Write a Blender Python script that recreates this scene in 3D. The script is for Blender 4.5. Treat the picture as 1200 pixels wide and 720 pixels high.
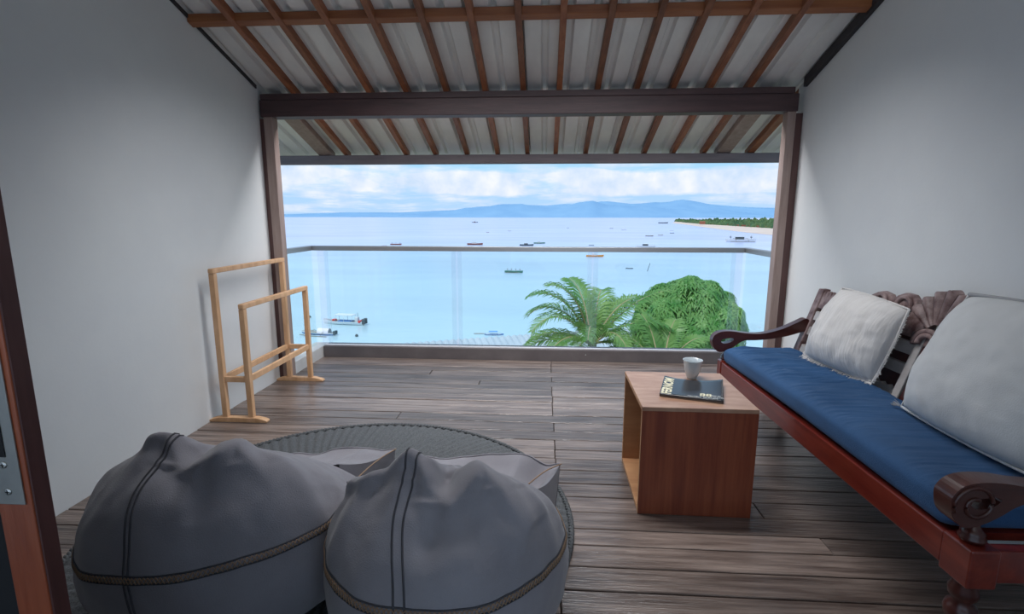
import bpy, bmesh, math, random
from mathutils import Vector, Matrix, noise
R = math.radians
random.seed(7)
C = bpy.context.scene.collection
for o in list(bpy.data.objects): bpy.data.objects.remove(o)

# ---------------------------------------------------------------- camera
CAM = Vector((0, 0, 1.3)); PITCH, YAW, ROLL, F = 9.975, 3.559, 0.08, 600.0
cam = bpy.data.objects.new('camera', bpy.data.cameras.new('camera')); C.objects.link(cam)
cam.location = CAM
cam.rotation_euler = (Matrix.Rotation(R(YAW), 3, 'Z') @ Matrix.Rotation(R(90 - PITCH), 3, 'X') @ Matrix.Rotation(R(ROLL), 3, 'Z')).to_euler()
cam.data.sensor_width = 36; cam.data.lens = 36 * F / 1200; cam.data.clip_end = 90000; cam.data.clip_start = 0.02
bpy.context.scene.camera = cam
CR = cam.rotation_euler.to_matrix()
def ray(x, y): return CR @ Vector(((x - 600) / F, -(y - 360) / F, -1))
def at(x, y, **k):
    r = ray(x, y); (a, v), = k.items(); i = 'XYZ'.index(a)
    return CAM + r * ((v - CAM[i]) / r[i])

# ---------------------------------------------------------------- world
W = bpy.data.worlds.new('sky'); bpy.context.scene.world = W; W.use_nodes = True
nt = W.node_tree; N = nt.nodes; L = nt.links; N.clear()
def nn(t, **k):
    n = N.new(t)
    for a, b in k.items(): setattr(n, a, b)
    return n
def ramp(n, stops):
    e = n.color_ramp.elements
    while len(e) > 1: e.remove(e[-1])
    e[0].position = stops[0][0]; e[0].color = stops[0][1]
    for p, c in stops[1:]:
        q = e.new(p); q.color = c
def g(v): return (v, v, v, 1)
def math_n(op, a, b=None, clamp=False):
    n = nn('ShaderNodeMath', operation=op, use_clamp=clamp)
    for i, s in enumerate((a, b)):
        if s is None: continue
        if isinstance(s, (int, float)): n.inputs[i].default_value = s
        else: L.new(s, n.inputs[i])
    return n.outputs[0]
tc = nn('ShaderNodeTexCoord'); sep = nn('ShaderNodeSeparateXYZ'); L.new(tc.outputs['Generated'], sep.inputs[0])
zz = sep.outputs['Z']
base = nn('ShaderNodeValToRGB'); L.new(zz, base.inputs[0])
ramp(base, [(0.0, (.46, .66, .92, 1)), (.045, (.40, .64, .93, 1)), (.075, (.40, .68, .94, 1)), (.14, (.33, .64, .93, 1)), (.5, (.26, .52, .88, 1)), (1, (.20, .44, .82, 1))])
# high broken cloud, laid on a plane overhead
inv = math_n('DIVIDE', 1.0, math_n('ADD', math_n('MAXIMUM', zz, 0), .10))
sc = nn('ShaderNodeVectorMath', operation='SCALE'); L.new(tc.outputs['Generated'], sc.inputs[0]); L.new(inv, sc.inputs['Scale'])
n1 = nn('ShaderNodeTexNoise'); n1.inputs['Scale'].default_value = 1.1; n1.inputs['Detail'].default_value = 8; n1.inputs['Roughness'].default_value = .58
L.new(sc.outputs[0], n1.inputs['Vector'])
r1 = nn('ShaderNodeValToRGB'); ramp(r1, [(.43, g(0)), (.62, g(1))]); L.new(n1.outputs[0], r1.inputs[0])
# cumulus bank low over the mountains, all the way round
mp = nn('ShaderNodeMapping'); mp.inputs['Scale'].default_value = (5.5, 5.5, 17); mp.inputs['Location'].default_value = (1.7, .4, .3)
L.new(tc.outputs['Generated'], mp.inputs[0])
n2 = nn('ShaderNodeTexNoise'); n2.inputs['Scale'].default_value = 1.0; n2.inputs['Detail'].default_value = 9; n2.inputs['Roughness'].default_value = .6
L.new(mp.outputs[0], n2.inputs['Vector'])
bank = nn('ShaderNodeValToRGB'); ramp(bank, [(.026, g(0)), (.045, g(.72)), (.078, g(.74)), (.105, g(.05))]); L.new(zz, bank.inputs[0])
r2 = math_n('MULTIPLY', math_n('SUBTRACT', math_n('ADD', math_n('MULTIPLY', n2.outputs[0], 1.5), bank.outputs[0]), 1.17), 4.5, True)
cl = math_n('MAXIMUM', math_n('MULTIPLY', r1.outputs[0], .75), math_n('MULTIPLY', r2, .85))
n3 = nn('ShaderNodeTexNoise'); n3.inputs['Scale'].default_value = 26; n3.inputs['Detail'].default_value = 6; L.new(tc.outputs['Generated'], n3.inputs['Vector'])
ccol = nn('ShaderNodeValToRGB'); ramp(ccol, [(.3, (.58, .70, .88, 1)), (.7, (.93, .92, .97, 1))]); L.new(n3.outputs[0], ccol.inputs[0])
mx = nn('ShaderNodeMix', data_type='RGBA'); L.new(cl, mx.inputs[0]); L.new(base.outputs[0], mx.inputs[6]); L.new(ccol.outputs[0], mx.inputs[7])
bg = nn('ShaderNodeBackground'); bg.inputs[1].default_value = 1.1; L.new(mx.outputs[2], bg.inputs[0])
out = nn('ShaderNodeOutputWorld'); L.new(bg.outputs[0], out.inputs[0])

# ---------------------------------------------------------------- sun
sl = bpy.data.lights.new('sun', 'SUN'); sl.energy = 2.2; sl.angle = R(3); sl.color = (1, .95, .86)
sun = bpy.data.objects.new('sun', sl); C.objects.link(sun)
sun.rotation_euler = Vector((.35, .55, -1.15)).to_track_quat('-Z', 'Y').to_euler()

# ---------------------------------------------------------------- added fill lights, all unseen
def fill_light(name, loc, aim, sx, sy, watts, col=(.95, .97, 1), spread=180):
    l = bpy.data.lights.new(name, 'AREA'); l.shape = 'RECTANGLE'; l.size = sx; l.size_y = sy; l.energy = watts; l.color = col; l.spread = R(spread)
    o = bpy.data.objects.new(name, l); C.objects.link(o); o.location = loc; o.rotation_euler = Vector(aim).to_track_quat('-Z', 'Y').to_euler(); return o
for x in (-.85, -.15, .55): fill_light('ceiling_fill', (x, 2.62, 2.53), (0, .2, -1), .7, .25, 13, spread=130)  # added fill under the roof to brighten the room, no fixture there
fill_light('beam_fill', (-.18, 4.03, 2.12), (0, -.25, -1), 3.2, .05, 38)  # added fill hidden behind the beam, brightens the far floor
fill_light('rear_upfill', (0, -.7, 1.9), (0, 1.3, 1), 2.2, .3, 7)  # added fill behind the camera, lifts the roof and upper walls

vs = bpy.context.scene.view_settings
bpy.context.scene.display_settings.display_device = 'sRGB'
vs.view_transform = 'Standard'; vs.look = 'None'; vs.gamma = 1; vs.use_curve_mapping = False
vs.exposure = 0.0

# ================================================================ materials
def mat(name, col, rough=.6, metal=0, spec=.5, col2=None, tex=None, stretch=(1, 1, 1), scale=5, detail=5, bump=0, bscale=None, rnd=0, coat=0, trans=0, sheen=0, lo=.35, hi=.65, alpha=None, transl=0):
    m = bpy.data.materials.new(name); m.use_nodes = True
    nt = m.node_tree; b = nt.nodes['Principled BSDF']
    b.inputs['Base Color'].default_value = (*col, 1); b.inputs['Roughness'].default_value = rough
    b.inputs['Metallic'].default_value = metal; b.inputs['Specular IOR Level'].default_value = spec
    b.inputs['Coat Weight'].default_value = coat; b.inputs['Coat Roughness'].default_value = .15
    b.inputs['Sheen Weight'].default_value = sheen
    if trans: b.inputs['Transmission Weight'].default_value = trans
    if transl:
        b.inputs['Subsurface Weight'].default_value = 0
    nd, lk = nt.nodes, nt.links
    tcn = nd.new('ShaderNodeTexCoord'); mp = nd.new('ShaderNodeMapping'); lk.new(tcn.outputs['Object'], mp.inputs[0])
    mp.inputs['Scale'].default_value = stretch
    col_out = None
    if rnd:
        oi = nd.new('ShaderNodeObjectInfo')
        cm = nd.new('ShaderNodeCombineXYZ')
        ml = nd.new('ShaderNodeMath'); ml.operation = 'MULTIPLY'; ml.inputs[1].default_value = 37
        lk.new(oi.outputs['Random'], ml.inputs[0])
        for i in range(3): lk.new(ml.outputs[0], cm.inputs[i])
        lk.new(cm.outputs[0], mp.inputs['Location'])
    if col2 is not None:
        t = nd.new('ShaderNodeTexNoise'); t.inputs['Scale'].default_value = scale; t.inputs['Detail'].default_value = detail; t.inputs['Roughness'].default_value = .6
        lk.new(mp.outputs[0], t.inputs['Vector'])
        rp = nd.new('ShaderNodeValToRGB'); e = rp.color_ramp.elements
        e[0].position = lo; e[1].position = hi; e[0].color = (*col, 1); e[1].color = (*col2, 1)
        lk.new(t.outputs[0], rp.inputs[0]); col_out = rp.outputs[0]
        lk.new(col_out, b.inputs['Base Color'])
    if rnd:
        hs = nd.new('ShaderNodeHueSaturation'); mr = nd.new('ShaderNodeMapRange')
        mr.inputs['To Min'].default_value = 1 - rnd; mr.inputs['To Max'].default_value = 1 + rnd
        lk.new(oi.outputs['Random'], mr.inputs[0]); lk.new(mr.outputs[0], hs.inputs['Value'])
        if col_out: lk.new(col_out, hs.inputs['Color'])
        else: hs.inputs['Color'].default_value = (*col, 1)
        lk.new(hs.outputs[0], b.inputs['Base Color'])
    if bump:
        t2 = nd.new('ShaderNodeTexNoise'); t2.inputs['Scale'].default_value = bscale or scale * 4; t2.inputs['Detail'].default_value = 4
        lk.new(mp.outputs[0], t2.inputs['Vector'])
        bp = nd.new('ShaderNodeBump'); bp.inputs['Strength'].default_value = bump; bp.inputs['Distance'].default_value = .01
        lk.new(t2.outputs[0], bp.inputs['Height']); lk.new(bp.outputs[0], b.inputs['Normal'])
    return m

M = {}
M['wall'] = mat('white_plaster', (.69, .70, .71), .75, col2=(.74, .75, .75), scale=1.5, bump=.05, bscale=60)
M['wallout'] = mat('outer_render', (.55, .55, .53), .9)
M['plank'] = mat('weathered_deck_wood', (.065, .042, .034), .29, spec=.65, col2=(.29, .222, .188), stretch=(1, 14, 1), scale=2.6, bump=.35, bscale=9, rnd=.32, lo=.3, hi=.72)
M['under'] = mat('dark_gap', (.012, .01, .009), .95)
M['beam'] = mat('dark_stained_beam', (.055, .028, .030), .5, col2=(.09, .047, .048), stretch=(1, 9, 9), scale=2.2, bump=.2)
M['eave'] = mat('greyed_eave_beam', (.10, .09, .10), .6, col2=(.15, .13, .14), stretch=(1, 9, 9), scale=2.2)
M['post'] = mat('brown_post_wood', (.27, .19, .165), .5, col2=(.35, .26, .23), stretch=(9, 9, 1), scale=3, bump=.15)
M['postdark'] = mat('dark_trim_wood', (.07, .03, .028), .5, col2=(.1, .045, .04), stretch=(9, 9, 1), scale=3)
M['rafter'] = mat('red_brown_rafter', (.18, .055, .022), .45, col2=(.28, .10, .042), stretch=(12, 1, 12), scale=3, rnd=.3, bump=.15)
M['purlin'] = mat('orange_brown_purlin', (.24, .075, .026), .45, col2=(.33, .12, .042), stretch=(1, 12, 12), scale=3, bump=.15)
M['sheet'] = mat('galvanised_sheet', (.72, .71, .70), .45, metal=.15, col2=(.82, .81, .79), stretch=(5, 1, 5), scale=1.4, bump=.03)
M['kerb'] = mat('painted_kerb', (.105, .088, .09), .6, col2=(.14, .12, .12), scale=4, bump=.1)
M['concrete'] = mat('lit_kerb_concrete', (.50, .48, .46), .8, col2=(.60, .58, .56), scale=6, bump=.1)  # pale tone of the lit side kerbs put into the colour
M['alu'] = mat('brushed_grey_metal', (.36, .36, .37), .38, metal=.7)
M['channel'] = mat('white_channel', (.75, .72, .74), .4)
M['rack'] = mat('pale_rack_wood', (.58, .33, .17), .5, col2=(.72, .44, .25), stretch=(4, 4, 1), scale=5, bump=.05)
M['table'] = mat('red_teak_veneer', (.19, .034, .014), .38, col2=(.30, .072, .028), stretch=(14, 14, .8), scale=2.4, coat=.25, bump=.04)
M['tabletop'] = mat('table_top_veneer', (.36, .19, .12), .4, col2=(.50, .31, .21), stretch=(2, 9, 2), scale=3, coat=.25, bump=.04)
M['ply'] = mat('golden_ply_inside', (.42, .20, .09), .5, col2=(.55, .29, .14), stretch=(1, 8, 8), scale=3, bump=.04)
M['bench'] = mat('red_lacquered_wood', (.13, .012, .008), .3, col2=(.22, .032, .018), stretch=(9, 1, 9), scale=2.5, coat=.5, bump=.06)
M['arm'] = mat('dark_red_arm_wood', (.045, .010, .008), .3, col2=(.075, .018, .013), stretch=(2, 8, 8), scale=3, coat=.2)
M['carved'] = mat('highlight_mottled_wood', (.09, .04, .038), .5, col2=(.32, .23, .22), scale=14, bump=.15)  # greyish highlights of the carving mottled into the colour
M['slat'] = mat('pale_grey_slat', (.36, .33, .32), .5, col2=(.46, .43, .42), stretch=(4, 1, 4), scale=4, bump=.1)  # pale grey tone for slats, scalloped rails and stiles
M['blue'] = mat('blue_cotton', (.014, .062, .16), .85, col2=(.024, .09, .22), scale=3, bump=.25, bscale=260, sheen=.06)
M['linen'] = mat('cream_crushed_linen', (.60, .57, .55), .9, col2=(.70, .67, .65), stretch=(8, 60, 8), scale=.6, bump=.6, bscale=1.2, sheen=.2)
M['greycot'] = mat('pale_grey_cotton', (.56, .56, .56), .9, col2=(.63, .63, .63), scale=4, bump=.15, bscale=240, sheen=.2)
M['trim'] = mat('grey_cushion_hem', (.33, .33, .34), .9)
M['bag'] = mat('charcoal_canvas', (.25, .235, .26), .9, col2=(.30, .285, .315), scale=4, bump=.2, bscale=300, sheen=.3)
M['bagseam'] = mat('dark_canvas_seam', (.07, .068, .078), .9)
M['stitch'] = mat('tan_thread', (.34, .22, .14), .8)
M['rug'] = mat('charcoal_woven_cord', (.06, .064, .07), .85, col2=(.12, .125, .13), scale=160, detail=1, bump=.3, bscale=220)
M['black'] = mat('black_gloss_cover', (.025, .026, .03), .22, spec=.6)
M['page'] = mat('magazine_pages', (.30, .20, .12), .7, col2=(.12, .08, .06), stretch=(1, 1, 60), scale=8)
M['gold'] = mat('cream_gold_ink', (.80, .74, .52), .4)
M['silver'] = mat('pale_grey_ink', (.55, .55, .52), .4)
M['porcelain'] = mat('pale_porcelain', (.50, .55, .58), .25, coat=.4)
M['tea'] = mat('cup_inside', (.42, .45, .46), .4)
M['door'] = mat('red_door_wood', (.23, .045, .016), .38, col2=(.36, .09, .035), stretch=(9, 9, 1), scale=3, coat=.2, bump=.1)
M['shadewood'] = mat('shaded_door_wood', (.06, .016, .014), .5, col2=(.09, .028, .024), stretch=(9, 9, 1), scale=6)  # darker copy of the door wood, shade in the colour
M['steel'] = mat('dull_steel', (.30, .30, .29), .42, metal=.9, col2=(.38, .37, .35), scale=12)
M['screw'] = mat('bright_steel', (.6, .6, .58), .3, metal=.9)
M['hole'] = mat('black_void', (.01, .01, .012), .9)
M['leaf'] = mat('mango_leaf_green', (.10, .32, .06), .45, col2=(.34, .56, .17), scale=2.2, lo=.35, hi=.68)
M['palm'] = mat('palm_leaf_green', (.12, .30, .06), .4, col2=(.36, .52, .16), scale=1.4, lo=.35, hi=.7)
M['rachis'] = mat('palm_midrib', (.50, .36, .20), .6)
M['trunk'] = mat('trunk_bark', (.20, .14, .10), .9, col2=(.3, .23, .17), scale=4)
M['tin'] = mat('grey_tin_roof', (.52, .56, .60), .5, metal=.1, col2=(.62, .65, .68), scale=.6)
M['hullwhite'] = mat('white_boat_paint', (.75, .77, .78), .4)
M['hulldark'] = mat('dark_boat_paint', (.08, .10, .11), .5)
M['hullred'] = mat('rust_red_boat_paint', (.28, .09, .06), .5)
M['hullblue'] = mat('blue_boat_paint', (.06, .20, .50), .5)
M['hullgreen'] = mat('green_boat_paint', (.10, .25, .18), .5)
M['redpaint'] = mat('red_paint', (.7, .06, .05), .5)
M['orange'] = mat('orange_canvas', (.85, .30, .03), .7)
M['tarp'] = mat('white_canvas_canopy', (.80, .80, .82), .6)
M['bluetarp'] = mat('blue_tarpaulin', (.15, .38, .80), .6)
M['bamboo'] = mat('bamboo_float', (.30, .27, .22), .7)
M['sand'] = mat('pale_sand', (.70, .55, .44), .95, col2=(.78, .64, .54), scale=.02)
M['bush'] = mat('headland_scrub', (.05, .13, .06), .9, col2=(.13, .20, .07), scale=.03)
M['earth'] = mat('red_earth', (.32, .12, .07), .95)
M['ground'] = mat('garden_ground', (.16, .17, .09), .95, col2=(.25, .22, .14), scale=.3)
M['mountain'] = mat('haze_blue_mountain', (.22, .40, .60), 1, spec=0, col2=(.26, .45, .64), scale=.0008)  # blue of the distant haze put into the base colour
M['brick'] = M['wallout']
def glass(name, tint, wt):
    m = bpy.data.materials.new(name); m.use_nodes = True; nt = m.node_tree; nd, lk = nt.nodes, nt.links; nd.clear()
    t = nd.new('ShaderNodeBsdfTransparent'); t.inputs[0].default_value = (*tint, 1)
    gl = nd.new('ShaderNodeBsdfGlossy'); gl.inputs['Roughness'].default_value = .02
    d = nd.new('ShaderNodeBsdfTranslucent'); d.inputs[0].default_value = (.95, .95, .98, 1)
    lw = nd.new('ShaderNodeLayerWeight'); lw.inputs[0].default_value = .5; pw = nd.new('ShaderNodeMath'); pw.operation = 'POWER'; pw.inputs[1].default_value = 5; lk.new(lw.outputs['Facing'], pw.inputs[0]); fr = nd.new('ShaderNodeMath'); fr.operation = 'MULTIPLY_ADD'; fr.inputs[1].default_value = .4; fr.inputs[2].default_value = .025; lk.new(pw.outputs[0], fr.inputs[0])
    a = nd.new('ShaderNodeMixShader'); lk.new(fr.outputs[0], a.inputs[0]); lk.new(t.outputs[0], a.inputs[1]); lk.new(gl.outputs[0], a.inputs[2])
    b = nd.new('ShaderNodeMixShader'); b.inputs[0].default_value = wt; lk.new(a.outputs[0], b.inputs[1]); lk.new(d.outputs[0], b.inputs[2])
    o = nd.new('ShaderNodeOutputMaterial'); lk.new(b.outputs[0], o.inputs[0]); return m
M['glass'] = glass('clear_glass', (.93, .985, .985), 0.0)
M['frost'] = glass('clear_acrylic_fin', (.99, .985, .995), .05)
def leafmat(m, amt=.35):
    nt = m.node_tree; nd, lk = nt.nodes, nt.links; b = nd['Principled BSDF']; o = nd['Material Output']
    t = nd.new('ShaderNodeBsdfTranslucent'); mxs = nd.new('ShaderNodeMixShader'); mxs.inputs[0].default_value = amt
    src = b.inputs['Base Color'].links[0].from_socket; lk.new(src, t.inputs[0])
    lk.new(b.outputs[0], mxs.inputs[1]); lk.new(t.outputs[0], mxs.inputs[2]); lk.new(mxs.outputs[0], o.inputs[0])
leafmat(M['leaf']); leafmat(M['palm'])

# sea water: colour by depth (shallow turquoise inshore, paler blue far out), rippled gloss
def sea_mat():
    m = bpy.data.materials.new('sea_water'); m.use_nodes = True; nt = m.node_tree; nd, lk = nt.nodes, nt.links; b = nd['Principled BSDF']
    geo = nd.new('ShaderNodeNewGeometry'); sp = nd.new('ShaderNodeSeparateXYZ'); lk.new(geo.outputs['Position'], sp.inputs[0])
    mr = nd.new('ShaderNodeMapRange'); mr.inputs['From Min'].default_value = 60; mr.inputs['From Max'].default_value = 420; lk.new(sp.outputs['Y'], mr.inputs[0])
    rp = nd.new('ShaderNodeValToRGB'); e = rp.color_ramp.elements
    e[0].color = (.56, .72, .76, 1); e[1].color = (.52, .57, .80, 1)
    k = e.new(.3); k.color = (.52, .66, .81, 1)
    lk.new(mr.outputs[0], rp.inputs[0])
    tn = nd.new('ShaderNodeTexNoise'); tn.inputs['Scale'].default_value = .03; tn.inputs['Detail'].default_value = 5
    mp = nd.new('ShaderNodeMapping'); mp.inputs['Scale'].default_value = (.35, 1, 1); lk.new(geo.outputs['Position'], mp.inputs[0]); lk.new(mp.outputs[0], tn.inputs[0])
    hs = nd.new('ShaderNodeHueSaturation'); m2 = nd.new('ShaderNodeMapRange'); m2.inputs['From Min'].default_value = .3; m2.inputs['From Max'].default_value = .7
    m2.inputs['To Min'].default_value = .9; m2.inputs['To Max'].default_value = 1.1
    lk.new(tn.outputs[0], m2.inputs[0]); lk.new(m2.outputs[0], hs.inputs['Value']); lk.new(rp.outputs[0], hs.inputs['Color']); lk.new(hs.outputs[0], b.inputs['Base Color'])
    b.inputs['Roughness'].default_value = .22
    wv = nd.new('ShaderNodeTexNoise'); wv.inputs['Scale'].default_value = .8; wv.inputs['Detail'].default_value = 3
    mq = nd.new('ShaderNodeMapping'); mq.inputs['Scale'].default_value = (.5, 1.2, 1); lk.new(geo.outputs['Position'], mq.inputs[0]); lk.new(mq.outputs[0], wv.inputs[0])
    bp = nd.new('ShaderNodeBump'); bp.inputs['Strength'].default_value = .25; bp.inputs['Distance'].default_value = .12
    lk.new(wv.outputs[0], bp.inputs['Height']); lk.new(bp.outputs[0], b.inputs['Normal']); return m
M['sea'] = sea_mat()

# ================================================================ builders
class MB:
    def __init__(s): s.v = []; s.f = []; s.sm = []
    def add(s, vs, fs, smooth=False):
        k = len(s.v); s.v += [tuple(v) for v in vs]; s.f += [tuple(i + k for i in f) for f in fs]; s.sm += [smooth] * len(fs); return s
    def box(s, a, b, rot=None, piv=None):
        (x0, y0, z0), (x1, y1, z1) = a, b
        vs = [Vector(p) for p in ((x0,y0,z0),(x1,y0,z0),(x1,y1,z0),(x0,y1,z0),(x0,y0,z1),(x1,y0,z1),(x1,y1,z1),(x0,y1,z1))]
        if rot: vs = [rot @ (v - Vector(piv)) + Vector(piv) for v in vs]
        return s.add(vs, [(0,3,2,1),(4,5,6,7),(0,1,5,4),(1,2,6,5),(2,3,7,6),(3,0,4,7)])
    def hexa(s, vs): return s.add(vs, [(0,3,2,1),(4,5,6,7),(0,1,5,4),(1,2,6,5),(2,3,7,6),(3,0,4,7)])
    def tube(s, pts, r, n=8, cap=True, smooth=True, flat=1.0):
        pts = [Vector(p) for p in pts]; rs = r if isinstance(r, (list, tuple)) else [r] * len(pts); vs = []; fs = []
        for i, p in enumerate(pts):
            t = (pts[min(i+1, len(pts)-1)] - pts[max(i-1, 0)]).normalized()
            u = t.cross(Vector((0, 0, 1)));  u = u.normalized() if u.length > 1e-4 else Vector((1, 0, 0)); w = t.cross(u).normalized()
            for j in range(n):
                a = 2 * math.pi * j / n; vs.append(p + (u * math.cos(a) + w * math.sin(a) * flat) * rs[i])
        for i in range(len(pts) - 1):
            for j in range(n): fs.append((i*n+j, i*n+(j+1) % n, (i+1)*n+(j+1) % n, (i+1)*n+j))
        if cap: fs.append(tuple(range(n-1, -1, -1))); fs.append(tuple((len(pts)-1)*n + j for j in range(n)))
        return s.add(vs, fs, smooth)
    def lathe(s, prof, n=28, c=(0, 0, 0), smooth=True):
        vs = []; fs = []
        for (r, z) in prof:
            for j in range(n):
                a = 2*math.pi*j/n; vs.append((c[0]+r*math.cos(a), c[1]+r*math.sin(a), c[2]+z))
        for i in range(len(prof)-1):
            for j in range(n): fs.append((i*n+j, i*n+(j+1) % n, (i+1)*n+(j+1) % n, (i+1)*n+j))
        fs.append(tuple(range(n-1, -1, -1))); fs.append(tuple((len(prof)-1)*n+j for j in range(n)))
        return s.add(vs, fs, smooth)
    def grid(s, nu, nv, fn, smooth=True, wrap=False):
        vs = [fn(i/nu, j/nv) for i in range(nu + (0 if wrap else 1)) for j in range(nv+1)]; m = nu if wrap else nu + 1
        fs = [(i*(nv+1)+j, ((i+1) % m)*(nv+1)+j, ((i+1) % m)*(nv+1)+j+1, i*(nv+1)+j+1) for i in range(nu) for j in range(nv)]
        return s.add(vs, fs, smooth)
    def build(s, name, m, parent=None, bevel=0, seg=2, loc=None):
        me = bpy.data.meshes.new(name); me.from_pydata(s.v, [], s.f); me.update()
        me.polygons.foreach_set('use_smooth', s.sm); me.materials.append(M[m] if isinstance(m, str) else m)
        o = bpy.data.objects.new(name, me); C.objects.link(o)
        if parent: o.parent = parent
        if loc: o.location = loc
        if bevel:
            b = o.modifiers.new('bevel', 'BEVEL'); b.width = bevel; b.segments = seg; b.limit_method = 'ANGLE'; b.harden_normals = False
        return o
def prism(outline, axis, a, b, holes=()):
    """extrude a 2-D outline (with optional holes) between a and b along an axis; triangulated fill"""
    bm = bmesh.new(); loops = [outline] + list(holes); es = []
    for lp in loops:
        vs = [bm.verts.new((p[0], p[1], 0)) for p in lp]
        es += [bm.edges.new((vs[i], vs[(i+1) % len(vs)])) for i in range(len(vs))]
    bmesh.ops.triangle_fill(bm, use_beauty=True, use_dissolve=False, edges=es)
    bmesh.ops.recalc_face_normals(bm, faces=bm.faces)
    r = bmesh.ops.extrude_face_region(bm, geom=list(bm.faces))
    for e in r['geom']:
        if isinstance(e, bmesh.types.BMVert): e.co.z = 1
    bmesh.ops.recalc_face_normals(bm, faces=bm.faces)
    mb = MB(); bm.verts.index_update(); vs = []
    for v in bm.verts:
        t = a + (b - a) * v.co.z
        vs.append((t, v.co.x, v.co.y) if axis == 'X' else (v.co.x, t, v.co.y) if axis == 'Y' else (v.co.x, v.co.y, t))
    mb.add(vs, [[v.index for v in f.verts] for f in bm.faces]); bm.free(); return mb
def tag(o, label=None, cat=None, group=None, kind=None):
    if label: o['label'] = label
    if cat: o['category'] = cat
    if group: o['group'] = group
    if kind: o['kind'] = kind
    return o
def empty(name, loc=(0, 0, 0), rz=0, **k):
    o = bpy.data.objects.new(name, None); C.objects.link(o); o.location = loc; o.rotation_euler = (0, 0, rz); o.empty_display_size = .1
    return tag(o, **k)
def smooth_line(pts, n=6):
    """closed Catmull-Rom through 2-D points"""
    o = []; k = len(pts)
    for i in range(k):
        p0, p1, p2, p3 = (pts[(i+j-1) % k] for j in range(4))
        for s in range(n):
            t = s / n
            o.append(tuple(.5*((2*p1[c]) + (-p0[c]+p2[c])*t + (2*p0[c]-5*p1[c]+4*p2[c]-p3[c])*t*t + (-p0[c]+3*p1[c]-3*p2[c]+p3[c])*t**3) for c in range(2)))
    return o
def fbm(p, s=1.0): return noise.fractal(Vector(p) * s, 1.0, 2.0, 4)

# ================================================================ the room
XL, XR = -2.134, 1.800
SL = .333
def zr(Y): return 2.195 + SL * (3.87 - Y)            # underside of the rafters
RH = .055                                            # rafter height; the sheets lie on them
YB = -1.1
# walls
def side_wall(name, x0, x1, label):
    mb = MB(); y1 = 3.97 if x0 < 0 else 3.985; t = RH - .004
    mb.hexa([(x0, YB, -.3), (x1, YB, -.3), (x1, y1, -.3), (x0, y1, -.3), (x0, YB, zr(YB)+t), (x1, YB, zr(YB)+t), (x1, y1, zr(y1)+t), (x0, y1, zr(y1)+t)])
    o = mb.build(name, 'wall'); return tag(o, label, None, None, 'structure')
side_wall('wall_left', XL-.16, XL, 'plain white plaster wall behind the wooden towel rack')
side_wall('wall_right', XR, XR+.16, 'plain white plaster wall behind the carved bench')

# floor with every board
floor = MB().box((XL-.05, YB, -.16), (XR+.05, 4.7, -.030)).build('floor', 'under'); tag(floor, 'dark hardwood board floor', None, None, 'structure')
edges = [4.557]
rr = random.Random(3)
while edges[-1] > .25:
    Y = edges[-1]; edges.append(Y - rr.uniform(.108, .136))
for i in range(len(edges)-1):
    y1, y0 = edges[i], edges[i+1]
    pat = [(.075,), (.075,), (.075,), (-.95, .98), (.075,), (-.5, 1.15), (.075,), (.075,)][i % 8]
    xs = [XL] + [p + rr.uniform(-.004, .004) for p in pat] + [XR]
    for a, b in zip(xs, xs[1:]):
        w = y1 - y0 - .006; l = b - a - .004; dz = rr.uniform(-.0025, .0015)
        o = MB().box((-l/2, -w/2, -.032), (l/2, w/2, 0)).build('plank', 'plank', floor, bevel=.0025, seg=1)
        o.location = ((a+b)/2, (y0+y1)/2, dz); o.rotation_euler = (0, 0, rr.uniform(-.0006, .0006))

# roof
rx = (XL-.6, XR+.6)
ceil = tag(empty('ceiling', (0, 3.87, zr(3.87))), 'sloping corrugated metal roof on red-brown rafters', None, None, 'structure')
def roof_part(mb, name, m, **k):
    mb.v = [(x, y-3.87, z-zr(3.87)) for x, y, z in mb.v]; return mb.build(name, m, ceil, **k)
YS0, YS1 = -.9, 5.046
def sheet(x0, n):
    prof = []
    P = .15
    for k in range(n):
        b = x0 + k*P
        prof += [(b, 0), (b+.098, 0), (b+.112, .028), (b+.136, .028)]
    prof.append((x0+n*P, 0)); prof.append((x0+n*P+.03, 0.001))
    mb = MB(); vs = []; ys = [YS0, 2.2, YS1]
    for Y in ys:
        for x, h in prof: vs.append((x, Y, zr(Y)+RH+h+.001))
    k = len(prof)
    mb.add(vs, [(r*k+i, r*k+i+1, (r+1)*k+i+1, (r+1)*k+i) for r in range(len(ys)-1) for i in range(k-1)])
    o = roof_part(mb, 'roof_sheet', 'sheet'); s = o.modifiers.new('thickness', 'SOLIDIFY'); s.thickness = .0012; s.offset = 1
x = rx[0]-.1
while x < rx[1]: sheet(x, 5); x += .75
def slope_bar(x0, x1, ya, yb, h0=0.0, h1=RH):
    return MB().hexa([(x0, ya, zr(ya)+h0), (x1, ya, zr(ya)+h0), (x1, yb, zr(yb)+h0), (x0, yb, zr(yb)+h0), (x0, ya, zr(ya)+h1), (x1, ya, zr(ya)+h1), (x1, yb, zr(yb)+h1), (x0, yb, zr(yb)+h1)])
RX = [-1.855, -1.57, -1.29, -1.015, -.722, -.437, -.163, .095, .366, .642, .894, 1.15, 1.42]
for x in RX: roof_part(slope_bar(x-.0195, x+.0195, -.85, 4.93), 'rafter', 'rafter', bevel=.003, seg=1)
roof_part(slope_bar(-2.12, -1.99, 3.98, 4.93), 'barge_rafter', 'post', bevel=.003, seg=1)['label'] = 'wide brown end rafter outside the left post'
roof_part(slope_bar(1.53, 1.65, 3.98, 4.93), 'barge_rafter', 'post', bevel=.003, seg=1)['label'] = 'wide brown end rafter outside the right post'
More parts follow.
